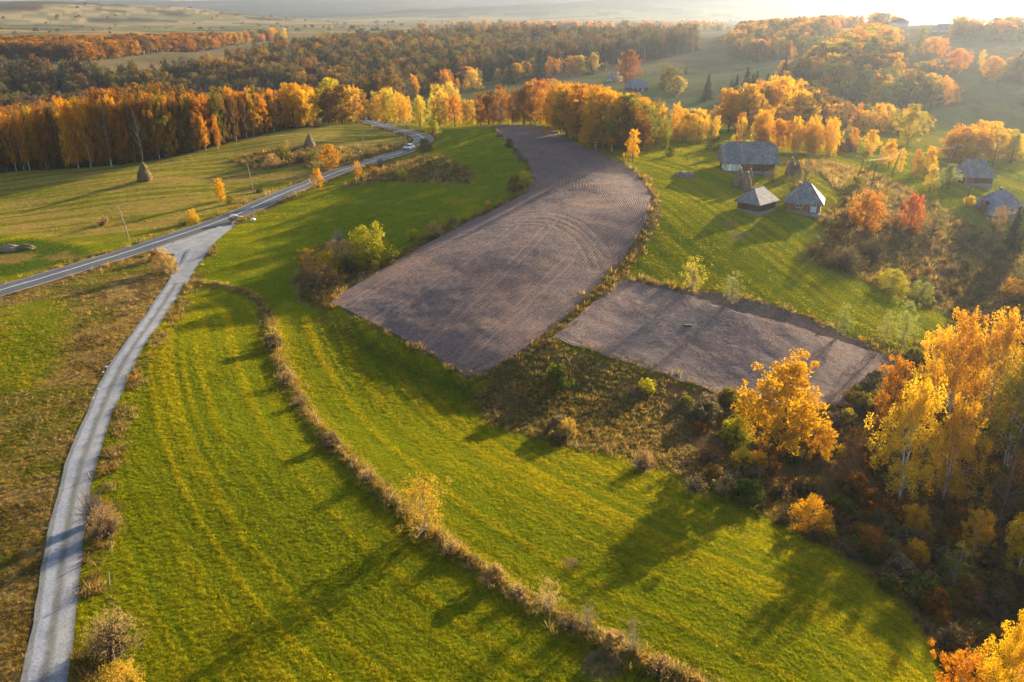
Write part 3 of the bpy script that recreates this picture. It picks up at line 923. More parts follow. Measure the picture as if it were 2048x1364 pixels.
tag(link('ploughed_field', field_sheet('ploughed_field', PLOUGH_L, PLOUGH_R, 420, 480, 78, .03, .2, M['soil'], [[(860, 486), (980, 440), (1070, 426), (1130, 436), (1185, 470), (1215, 515)], [(840, 505), (980, 452), (1080, 440), (1140, 462), (1180, 500), (1190, 540)],
     [(760, 640), (880, 560), (1000, 480), (1060, 430)], [(850, 690), (950, 600), (1050, 510), (1110, 440)], [(930, 720), (1060, 600), (1140, 520)], [(700, 610), (820, 535), (960, 462)]])), kind='structure')
tag(link('harrowed_field', field_sheet('harrowed_field', wpoly([(1105, 676), (1290, 742), (1482, 803), (1600, 818), (1690, 822)]),
                                       wpoly([(1243, 557), (1380, 597), (1530, 642), (1680, 684), (1806, 721)]), 260, 320, 50, .016, .17, M['soil2'])), kind='structure')


# ------------------------------------------------------------------ plant prototypes (meshes shared by all copies)
def leaf_quads(C, size, rng, flat=0.0, droop=0.0):
    n_ = len(C)
    nr = rng.normal(size=(n_, 3)); nr[:, 2] += flat
    nr /= np.linalg.norm(nr, axis=1)[:, None] + 1e-9
    a = np.cross(nr, rng.normal(size=(n_, 3))); a /= np.linalg.norm(a, axis=1)[:, None] + 1e-9
    a[:, 2] -= droop; a /= np.linalg.norm(a, axis=1)[:, None] + 1e-9
    b = np.cross(nr, a); b /= np.linalg.norm(b, axis=1)[:, None] + 1e-9
    s = size * rng.uniform(.6, 1.35, (n_, 1))
    V = np.stack([C - a * s, C + b * s * .62, C + a * s, C - b * s * .62], 1).reshape(-1, 3)
    Fq = np.arange(4 * n_).reshape(-1, 4)
    return V, Fq


def crown_mesh(name, C, size, seed, mat, flat=0.0, droop=0.0, lv=None):
    rng = np.random.default_rng(seed)
    V, Fq = leaf_quads(C, size, rng, flat, droop)
    if lv is None:
        lv = rng.uniform(0, 1, len(C))
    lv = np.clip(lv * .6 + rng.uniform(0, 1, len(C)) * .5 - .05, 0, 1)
    return np_mesh(name, V, Fq, mat, attrs={'leafv': np.repeat(lv, 4)}), V, Fq, np.repeat(lv, 4)


def clump_points(centres, sig, n_per, rng):
    """leaf positions in ragged clumps; returns points and per-clump tone"""
    pts_, tone = [], []
    for c in centres:
        k = int(n_per * rng.uniform(.6, 1.4))
        d = rng.normal(size=(k, 3)); r = rng.uniform(.15, 1, (k, 1)) ** .5
        d = d / (np.linalg.norm(d, axis=1)[:, None] + 1e-9) * r
        s = np.asarray(sig) * rng.uniform(.7, 1.3)
        pts_.append(np.asarray(c) + d * s); tone.append(np.full(k, rng.uniform(0, 1)))
    return np.vstack(pts_), np.concatenate(tone)


PROTO = {}


def add_proto(kind, trunk_me, crown, h):
    PROTO.setdefault(kind, []).append((trunk_me, crown, h))


def make_tree(kind, seed, h, rad, z0, prof, nclump, sig, nleaf, leaf, bark, r0, nlimb=14, lean=.03, flat=0.0, droop=0.0, multi=1, mat='leaf', lobes=14, lsig=.3):
    rng = np.random.default_rng(seed)
    mb = MB()
    # limbs carry lobes; leaf clumps gather round each lobe
    lob = []
    for q_ in range(lobes):
        t = (q_ + rng.uniform(.1, .9)) / lobes
        z = z0 + (h - z0) * t * .97
        r = rad * prof(t) * rng.uniform(.35, .92); a = q_ * 2.4 + rng.uniform(-.5, .5)
        lob.append((r * math.cos(a), r * math.sin(a), z))
    lob = np.array(lob); cs = []
    for c_ in range(nclump):
        b_ = lob[c_ % lobes]; s_ = rad * lsig * rng.uniform(.8, 1.25)
        c = b_ + rng.normal(0, 1, 3) * (s_, s_, s_ * 1.05)
        if c_ % 4 == 0:
            t = rng.uniform(0, .98); r = rad * prof(t) * rng.uniform(.1, 1) ** .5 * .85; a = rng.uniform(0, 6.283)
            c = np.array([r * math.cos(a), r * math.sin(a), z0 + (h - z0) * t])
        c[2] = min(max(c[2], z0 * .7), h * 1.02)
        cs.append(c)
    cs = np.array(cs)
    # lopsided outline
    cs[:, 0] *= 1 + .22 * np.sin(cs[:, 2] / h * 7 + seed); cs[:, 1] *= 1 + .22 * np.cos(cs[:, 2] / h * 6 + seed * 2)
    for t_ in range(multi):
        a0 = rng.uniform(0, 6.28)
        off = (0 if multi == 1 else .35 * r0 * 6) * np.array([math.cos(a0), math.sin(a0)])
        lx, ly = rng.normal(0, lean, 2) * (1 if multi == 1 else 2.5)
        zs = np.linspace(-.4, h * (.96 if multi == 1 else .8), 8)
        bend = rng.normal(0, .012 * h, (8, 2)).cumsum(0) * .35
        path = [(off[0] + lx * z + bend[i, 0], off[1] + ly * z + bend[i, 1], z) for i, z in enumerate(zs)]
        rr = [r0 * (1.25 if i == 0 else 1) * (1 - .93 * (i / 7)) + .008 for i in range(8)]
        mb.tube(path, rr, 7)
        axis = np.array(path)
        order = rng.permutation(len(cs))[:nlimb]
        for j in order:
            c = cs[j]
            zb = max(z0 * .55, c[2] - rng.uniform(.25, .6) * math.hypot(c[0], c[1]) - .08 * h)
            b = np.array([np.interp(zb, axis[:, 2], axis[:, 0]), np.interp(zb, axis[:, 2], axis[:, 1]), zb])
            m_ = (b + c) / 2 + np.array([0, 0, .05 * h * rng.uniform(.2, 1)])
            rb = max(.012, r0 * (1 - zb / h) * .42)
            mb.tube([b, m_, c], [rb, rb * .6, .008], 4, cap=False)
    P_, tone = clump_points(cs, sig, nleaf, rng)
    P_ = P_[P_[:, 2] > z0 * .35]
    tone = tone[:len(P_)]
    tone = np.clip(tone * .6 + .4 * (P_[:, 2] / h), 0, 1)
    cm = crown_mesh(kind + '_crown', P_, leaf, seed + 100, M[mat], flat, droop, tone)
    add_proto(kind, mb.mesh(kind + '_trunk', M[bark], True), cm, h)


egg = lambda t: math.sin(math.pi * min(1, .18 + .82 * t) ** .8) ** .8
slim = lambda t: min(1.0, .45 + 1.6 * t) * math.sqrt(max(.06, 1 - max(0, (t - .55) / .47) ** 2))
dome = lambda t: math.sqrt(max(.03, 1 - (max(0, t - .35) / .66) ** 2)) * (.75 + .25 * min(1, t * 3))
for s in range(4):
    make_tree('birch', 20 + s, 14.0, 2.2 + .2 * s, 2.6 - .3 * s, slim, 150, (.45, .45, .8), 52, .115, 'birch', .14, 14, .02, droop=.6, lobes=13, lsig=.26)
for s in range(2):
    make_tree('birch_group', 30 + s, 13.0, 3.7, 3.0, egg, 210, (.5, .5, .9), 66, .10, 'birch', .13, 8, .05, droop=.6, multi=3, lobes=18, lsig=.22)
for s in range(3):
    make_tree('maple', 40 + s, 10.0, 4.2, 1.8, dome, 270, (.62, .62, .5), 60, .12, 'bark', .24, 30, .02, lobes=20, lsig=.22)
for s in range(3):
    make_tree('oval', 50 + s, 11.0, 3.2, 1.4, egg, 180, (.55, .55, .6), 56, .12, 'bark', .2, 20, .03, lobes=16, lsig=.25)
for s in range(2):
    make_tree('willow', 60 + s, 6.0, 2.5, .8, egg, 110, (.4, .4, .5), 22, .075, 'palebark', .08, 50, .03, multi=2, lobes=14, lsig=.25)
for s in range(2):
    make_tree('sparse', 70 + s, 8.0, 2.8, 1.6, egg, 120, (.45, .45, .5), 20, .085, 'palebark', .10, 70, .04, lobes=14, lsig=.25)
for s in range(1):
    make_tree('young', 77 + s, 7.0, 2.6, 1.0, egg, 170, (.4, .4, .45), 26, .085, 'palebark', .1, 60, .03, lobes=15, lsig=.25)
for s in range(2):
    make_tree('orchard', 80 + s, 5.0, 3.0, 1.3, dome, 90, (.4, .4, .35), 16, .08, 'bark', .16, 70, .06, lobes=12, lsig=.25)
for s in range(2):
    make_tree('rowan', 90 + s, 7.0, 3.2, 1.2, dome, 190, (.42, .42, .42), 36, .12, 'bark', .15, 30, .03, lobes=14, lsig=.26)


def make_conifer(seed, h, rad):
    rng = np.random.default_rng(seed)
    mb = MB().tube([(0, 0, -.4), (0, 0, h * .5), (0, 0, h)], [.22, .13, .02], 7)
    C, T = [], []
    lev = 26
    for i in range(lev):
        t = i / (lev - 1); z = h * (.07 + .92 * t); r = rad * (1 - t) ** .9 * rng.uniform(.85, 1.1) + .12
        for b in range(int(5 + 11 * (1 - t))):
            a = rng.uniform(0, 6.283); L = r * rng.uniform(.75, 1.1); k = int(8 + 20 * (1 - t))
            q_ = rng.uniform(.1, 1, k)
            C.append(np.stack([np.cos(a) * L * q_, np.sin(a) * L * q_, z - .30 * L * q_ ** 1.3], 1) + rng.normal(0, .10, (k, 3)))
            T.append(.2 + .6 * q_)
    C = np.vstack(C); T = np.concatenate(T)
    add_proto('conifer', mb.mesh('conifer_trunk', M['bark'], True), crown_mesh('conifer_crown', C, .2, seed, M['needle'], .8, .3, T), h)


make_conifer(101, 14, 2.7); make_conifer(102, 13, 2.3)


def make_bush(kind, seed, h, rad, nclump, nleaf, leaf, nstem, stemmat, sig=.32):
    rng = np.random.default_rng(seed)
    mb = MB()
    cs = []
    for _ in range(nclump):
        t = rng.uniform(.12, 1); a = rng.uniform(0, 6.283)
        r = rad * math.sqrt(max(.05, 1 - (t * .95) ** 2)) * rng.uniform(.1, 1) ** .5
        cs.append((r * math.cos(a) * rng.uniform(.8, 1.2), r * math.sin(a), t * h * rng.uniform(.85, 1.1)))
    cs = np.array(cs)
    for _ in range(nstem):
        a = rng.uniform(0, 6.283); b = rng.uniform(0, .25) * rad
        c = cs[rng.integers(len(cs))] * rng.uniform(.9, 1.15)
        st = np.array([math.cos(a) * b, math.sin(a) * b, -.15])
        m_ = st * .4 + c * .6 + np.array([0, 0, .12 * h])
        mb.tube([st, m_, c], [.022, .012, .005], 3, cap=False)
    P_, tone = clump_points(cs, (sig, sig, sig), nleaf, rng)
    P_[:, 2] = np.maximum(P_[:, 2], .03)
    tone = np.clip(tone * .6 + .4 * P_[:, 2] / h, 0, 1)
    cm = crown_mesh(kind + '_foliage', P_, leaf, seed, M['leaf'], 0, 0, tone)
    add_proto(kind, mb.mesh(kind + '_stems', M[stemmat]), cm, h)


for s in range(3):
    make_bush('bush', 110 + s, 2.0, 1.3, 46, 34, .11, 24, 'twig')
for s in range(3):
    make_bush('thorn', 120 + s, 2.0, 1.4, 60, 9, .075, 120, 'twig')
for s in range(2):
    make_bush('bare', 130 + s, 2.6, 1.6, 80, 2, .06, 170, 'palebark')
for s in range(2):
    make_bush('bush_big', 150 + s, 4.0, 2.3, 150, 34, .085, 60, 'twig', .42)
for s in range(2):
    make_bush('thorn_big', 155 + s, 4.0, 2.4, 260, 12, .06, 420, 'twig', .4)
make_bush('bare_big', 159, 4.5, 2.4, 200, 2, .05, 520, 'palebark', .4)


def make_bare_tree(seed, h):
    rng = np.random.default_rng(seed)
    mb = MB()
    zs = np.linspace(-.3, h, 10)
    bend = rng.normal(0, .1, (10, 2)).cumsum(0)
    ax = [(bend[i, 0], bend[i, 1], z) for i, z in enumerate(zs)]
    mb.tube(ax, [.17 * (1 - .95 * i / 9) + .01 for i in range(10)], 7)
    axn = np.array(ax)
    for _ in range(46):
        z = rng.uniform(.32, .97) * h; a = rng.uniform(0, 6.283); L = (1 - z / h) * h * .38 * rng.uniform(.5, 1) + .4
        b = np.array([np.interp(z, axn[:, 2], axn[:, 0]), np.interp(z, axn[:, 2], axn[:, 1]), z])
        e = b + np.array([math.cos(a) * L * .7, math.sin(a) * L * .7, L * .8])
        rr = .05 * (1 - z / h) + .012
        mb.tube([b, (b + e) / 2 + np.array([0, 0, -.06 * L]), e], [rr, rr * .6, .006], 4, cap=False)
        for _k in range(5):
            t = rng.uniform(.3, .95); s_ = b + (e - b) * t
            e2 = s_ + rng.normal(0, .5, 3) * L * .3 + np.array([0, 0, L * .22])
            mb.tube([s_, e2], [.012, .004], 3, cap=False)
    C = axn[-5:].repeat(12, 0) + rng.normal(0, .8, (60, 3))
    add_proto('bare_birch', mb.mesh('bare_birch_trunk', M['birch'], True), crown_mesh('bare_birch_crown', C, .12, seed, M['leaf']), h)


make_bare_tree(140, 14)
PROTO['bare_birch'][0][0].materials[0] = M['palebark']

# ------------------------------------------------------------------ plant colours
T = {
    'orange': (0.48, 0.205, 0.014), 'gold': (0.60, 0.375, 0.016), 'amber': (0.55, 0.285, 0.014), 'russet': (0.27, 0.115, 0.020), 'yellow-green': (0.42, 0.36, 0.020),
    'green': (0.095, 0.115, 0.018), 'brown': (0.20, 0.115, 0.038), 'red': (0.40, 0.125, 0.04), 'orange-red': (0.43, 0.165, 0.025), 'olive-gold': (0.32, 0.265, 0.02), 'pale amber': (0.44, 0.285, 0.045), 'olive': (0.17, 0.155, 0.025), 'pale green': (0.27, 0.27, 0.10),
    'pale gold': (0.54, 0.39, 0.06), 'dark green': (0.035, 0.052, 0.022), 'grey-brown': (0.16, 0.125, 0.08), 'tan': (0.38, 0.265, 0.12),
}
NM = {'birch': 'birch_tree', 'birch_group': 'birch_tree', 'maple': 'maple_tree', 'oval': 'broadleaf_tree', 'willow': 'willow_tree', 'sparse': 'sapling_tree', 'young': 'birch_tree', 'orchard': 'orchard_tree',
      'rowan': 'cherry_tree', 'conifer': 'spruce_tree', 'bare_birch': 'bare_birch_tree', 'bush': 'leafy_bush', 'thorn': 'thorn_bush', 'bare': 'bare_shrub'}
BUSHY = ('bush', 'thorn', 'bare')
PR = random.Random(77)


def plant(kind, pos, h, tint, label, group=None, width=1.0, rz=None, sink=0.12, variant=None):
    pr = PROTO[kind + '_big' if (kind in BUSHY and h > 2.4) else kind]
    tm, (cm, _, _, _), ph = pr[PR.randrange(len(pr))] if variant is None else pr[variant % len(pr)]
    s = h / ph
    root = empty(NM[kind], (pos[0], pos[1], float(hgt(pos[0], pos[1])) - sink), PR.uniform(0, 6.28) if rz is None else rz, label, 'bush' if kind in BUSHY else 'tree', group,
                 (s * width, s * width, s))
    link('stems' if kind in BUSHY else 'trunk', tm, root)
    c = link('foliage' if kind in BUSHY else 'crown', cm, root)
    t = T[tint]; v = PR.uniform(.86, 1.14); g_ = PR.uniform(.9, 1.1)
    c['tint'] = (min(.9, t[0] * v), min(.9, t[1] * v * g_), t[2] * v, 1.0)
    return root


def plant_px(kind, base, top_py, tint, label, group=None, width=1.0, **kw):
    p = at(*base)
    h = height_from(base, top_py)
    e = math.atan2(CAM_H - p.z, math.hypot(p.x, p.y))
    h *= math.cos(e) / (math.cos(e) + (.38 if kind in BUSHY else .12) * math.sin(e))
    return plant(kind, p, max(.5, h), tint, label, group, width, **kw)


# ------------------------------------------------------------------ stuff instancer: prototypes and points live in one mesh
def gn_tree(nvar):
    ng = bpy.data.node_groups.new('scatter_%d' % nvar, 'GeometryNodeTree')
    ng.interface.new_socket('Geometry', in_out='INPUT', socket_type='NodeSocketGeometry')
    ng.interface.new_socket('Geometry', in_out='OUTPUT', socket_type='NodeSocketGeometry')
    N, L = ng.nodes, ng.links
    gi = N.new('NodeGroupInput'); go = N.new('NodeGroupOutput'); jn = N.new('GeometryNodeJoinGeometry')

    def na(nm, ty):
        a = N.new('GeometryNodeInputNamedAttribute'); a.data_type = ty; a.inputs['Name'].default_value = nm
        return next(o for o in a.outputs if o.enabled and o.name == 'Attribute')
    for k in range(nvar):
        def sep(val):
            cmpn = N.new('FunctionNodeCompare'); cmpn.data_type = 'INT'; cmpn.operation = 'EQUAL'
            L.new(na('pid', 'INT'), [i for i in cmpn.inputs if i.type == 'INT'][0])
            [i for i in cmpn.inputs if i.type == 'INT'][1].default_value = val
            s_ = N.new('GeometryNodeSeparateGeometry'); s_.domain = 'POINT'
            L.new(gi.outputs[0], s_.inputs['Geometry']); L.new(cmpn.outputs[0], s_.inputs['Selection'])
            return s_.outputs['Selection']
        inst = N.new('GeometryNodeInstanceOnPoints')
        L.new(sep(k), inst.inputs['Points']); L.new(sep(1000 + k), inst.inputs['Instance'])
        L.new(na('rot', 'FLOAT_VECTOR'), inst.inputs['Rotation']); L.new(na('scl', 'FLOAT_VECTOR'), inst.inputs['Scale'])
        L.new(inst.outputs[0], jn.inputs[0])
    L.new(jn.outputs[0], go.inputs[0])
    return ng


def scatter(name, protos, mats, P, var, scl, rot, tint, label, cat):
    """protos: list of (V, [faces], leafv, material index per face)"""
    nP = len(P)
    Vs, Fs, pid, lv, mi = [np.asarray(P)], {3: [], 4: []}, [np.asarray(var, np.int32)], [np.zeros(nP)], {3: [], 4: []}
    base = nP
    for k, (V, Fl, l, m_) in enumerate(protos):
        Vs.append(V); pid.append(np.full(len(V), 1000 + k, np.int32)); lv.append(l)
        for f, mm_ in zip(Fl, m_):
            f = np.asarray(f); Fs[f.shape[1]].append(f + base); mi[f.shape[1]].append(np.full(len(f), mm_, np.int32))
        base += len(V)
    nX = base - nP
    Fl = [np.vstack(Fs[k]) for k in (3, 4) if Fs[k]]; Mi = np.concatenate([np.concatenate(mi[k]) for k in (3, 4) if mi[k]])
    pad3 = np.zeros((nX, 3)); pad4 = np.zeros((nX, 4))
    me_ = np_mesh(name, np.vstack(Vs), Fl, mats, mat_idx=Mi, attrs={
        'pid': np.concatenate(pid), 'leafv': np.concatenate(lv), 'scl': np.vstack([scl, pad3]), 'rot': np.vstack([rot, pad3]),
        'tint': np.vstack([np.concatenate([tint, np.ones((nP, 1))], 1), pad4])})
    o = link(name, me_)
    md = o.modifiers.new('scatter', 'NODES'); md.node_group = gn_tree(len(protos))
    return tag(o, label, cat, kind='stuff')


def proto_arrays(kind, v):
    tm, (cm, V, Fq, lv), h = PROTO[kind][v]
    nv = len(tm.vertices); tv = np.zeros(nv * 3, np.float32); tm.vertices.foreach_get('co', tv); tv = tv.reshape(-1, 3)
    f4 = np.array([p.vertices[:] for p in tm.polygons if len(p.vertices) == 4], np.int32)
    return (np.vstack([V, tv]), [Fq, f4 + len(V)], np.concatenate([lv, np.full(nv, .5)]), [0, 1]), h


# ------------------------------------------------------------------ trees: rows that can be told apart
def row(base_px, tops, n_, rows, gap, kinds, tints, label, group, hj=.2, wj=(.9, 1.25), jit=1.0, back=0.0):
    """trees along a ground line; tops = (x, y) canopy profile in the photograph"""
    Lw = densify(wpoly(base_px), .5)
    T_ = np.gradient(Lw, axis=0); T_ /= np.hypot(T_[:, 0], T_[:, 1])[:, None] + 1e-9
    N_ = np.stack([-T_[:, 1], T_[:, 0]], 1)
    if (N_[:, 1]).mean() < 0:
        N_ = -N_
    tx = [t[0] for t in tops]; ty = [t[1] for t in tops]
    bx = np.array(base_px, float)
    for r_ in range(rows):
        for k in range(n_):
            f = (k + .5 + PR.uniform(-.42, .42)) / n_
            i = min(len(Lw) - 1, int(f * (len(Lw) - 1)))
            p = Lw[i] + N_[i] * (back + gap * r_ + PR.uniform(-.5, .5) * gap * .7 * jit) + T_[i] * PR.uniform(-.8, .8)
            z = float(hgt(p[0], p[1]))
            # photograph row of the foot and wanted row of the top
            dx, dz = p[0], z - CAM_H
            dep = p[1] * math.cos(PITCH) - dz * math.sin(PITCH)
            px = 1024 + FPX * dx / dep
            sc_ = FPX / dep
            py = 682 - FPX * (p[1] * math.sin(PITCH) + dz * math.cos(PITCH)) / dep
            want = np.interp(px, tx, ty)
            h = (py - want) / sc_ / math.cos(math.atan2(-dz, math.hypot(dx, p[1]))) * (1 + PR.uniform(-hj, hj * .5)) * (1 + .03 * r_)
            h = min(max(h, 3.5), 26)
            kd = PR.choice(kinds); tn = PR.choices([t[0] for t in tints], [t[1] for t in tints])[0]
            w = PR.uniform(*wj) * (.72 if h > 15 else 1.0)
            kn = {'birch': 'birch', 'birch_group': 'birch clump', 'maple': 'maple', 'oval': 'broadleaf tree', 'sparse': 'thin-leaved tree', 'conifer': 'spruce', 'bush': 'bush'}[kd]
            lab, grp = label, group
            if rows > 1:
                rank = ('front rank', 'second rank', 'rear rank')[r_]
                lab = rank + ' ' + label; grp = group + ', ' + rank
            if group == 'wood edge trees':
                spot = ('beyond the white-trunked birch', 'behind the domed haystack', 'between the two haystacks', 'near the dark conical haystack')[int(px > 190) + int(px > 360) + int(px > 490)]
                lab = rank + ' of the wood edge ' + spot; grp += ', ' + spot
            plant(kd, p, h, tn, '%s %s, %s' % (tn, kn, lab), grp + ', ' + tn + ' ' + kn, w)


row([(-70, 349), (0, 345), (100, 340), (200, 334), (300, 322), (400, 300), (480, 280), (560, 263)],
    [(-70, 250), (0, 240), (100, 226), (160, 216), (230, 203), (350, 194), (450, 194), (560, 182), (700, 182)], 40, 3, 5.0, ['birch', 'birch', 'oval', 'oval'],
    [('orange', 4), ('russet', 5), ('amber', 2.5), ('brown', 4), ('olive', 1.6), ('gold', .8)], 'in the wood edge behind the haystack meadow', 'wood edge trees', wj=(.72, 1.05))
row([(565, 263), (620, 254), (680, 248), (722, 236)], [(560, 178), (610, 182), (650, 168), (700, 182), (740, 172)], 12, 2, 5, ['oval', 'birch', 'maple'],
    [('gold', 4), ('amber', 3), ('yellow-green', 3), ('brown', 2), ('olive', 2)], 'along the meadow corner left of the road bend', 'road bend trees')
row([(745, 238), (800, 246), (850, 256), (905, 256), (955, 252)], [(740, 190), (780, 180), (810, 195), (850, 195), (880, 182), (930, 205), (960, 200)], 15, 2, 5, ['oval', 'birch', 'birch'],
    [('gold', 5), ('amber', 3), ('pale gold', 2), ('yellow-green', 2)], 'between the road bend and the field crest', 'field crest trees west')
row([(960, 251), (1010, 250), (1080, 250), (1125, 268)], [(955, 200), (975, 188), (1040, 182), (1100, 170), (1140, 178)], 15, 2, 5, ['oval', 'birch', 'sparse'],
    [('orange', 4), ('russet', 4), ('amber', 3), ('brown', 2)], 'in the row along the top of the ploughed field', 'ploughed crest trees')
row([(1128, 268), (1165, 286), (1205, 300), (1250, 306), (1275, 300)], [(1120, 172), (1150, 178), (1200, 192), (1240, 205), (1300, 215)], 14, 3, 5, ['oval', 'birch', 'maple', 'birch'],
    [('orange', 4), ('amber', 4), ('russet', 3), ('olive', 2)], 'in the grove right of the ploughed field top', 'grove by ploughed field')
row([(1285, 292), (1330, 284), (1400, 286), (1440, 286)], [(1280, 212), (1330, 205), (1370, 222), (1440, 226), (1480, 230)], 10, 2, 6, ['birch', 'birch', 'oval'],
    [('gold', 4), ('amber', 4), ('orange', 2), ('brown', 2)], 'in the birch line left of the barn', 'birch line by barn')
row([(1500, 303), (1560, 300), (1600, 312), (1680, 314)], [(1490, 235), (1540, 228), (1570, 238), (1610, 245), (1640, 238), (1700, 255)], 12, 2, 5, ['birch', 'oval', 'birch'],
    [('gold', 5), ('amber', 4), ('orange', 2)], 'in the golden row behind the barn', 'golden row behind barn')
row([(1480, 268), (1560, 262), (1650, 262), (1760, 270), (1860, 272)], [(1480, 190), (1520, 168), (1590, 170), (1650, 205), (1720, 215), (1800, 220), (1880, 225)], 20, 2, 7, ['oval', 'birch', 'maple'],
    [('orange', 3), ('amber', 4), ('olive', 2), ('brown', 3), ('gold', 2)], 'on the valley edge beyond the farm', 'valley edge trees')
row([(1740, 312), (1790, 345), (1830, 355), (1870, 350)], [(1730, 285), (1780, 285), (1830, 290), (1880, 300)], 7, 1, 4, ['oval', 'birch'],
    [('gold', 4), ('pale gold', 3), ('amber', 2)], 'along the slope by the leaning power poles', 'trees by the power poles')
row([(1930, 330), (1970, 318), (2010, 325), (2060, 320)], [(1930, 262), (1970, 246), (2010, 265), (2060, 275)], 7, 2, 5, ['oval', 'maple', 'bush'],
    [('gold', 3), ('amber', 3), ('yellow-green', 3), ('orange', 1)], 'beside the meadow above the right-hand farm', 'trees above the right farm')

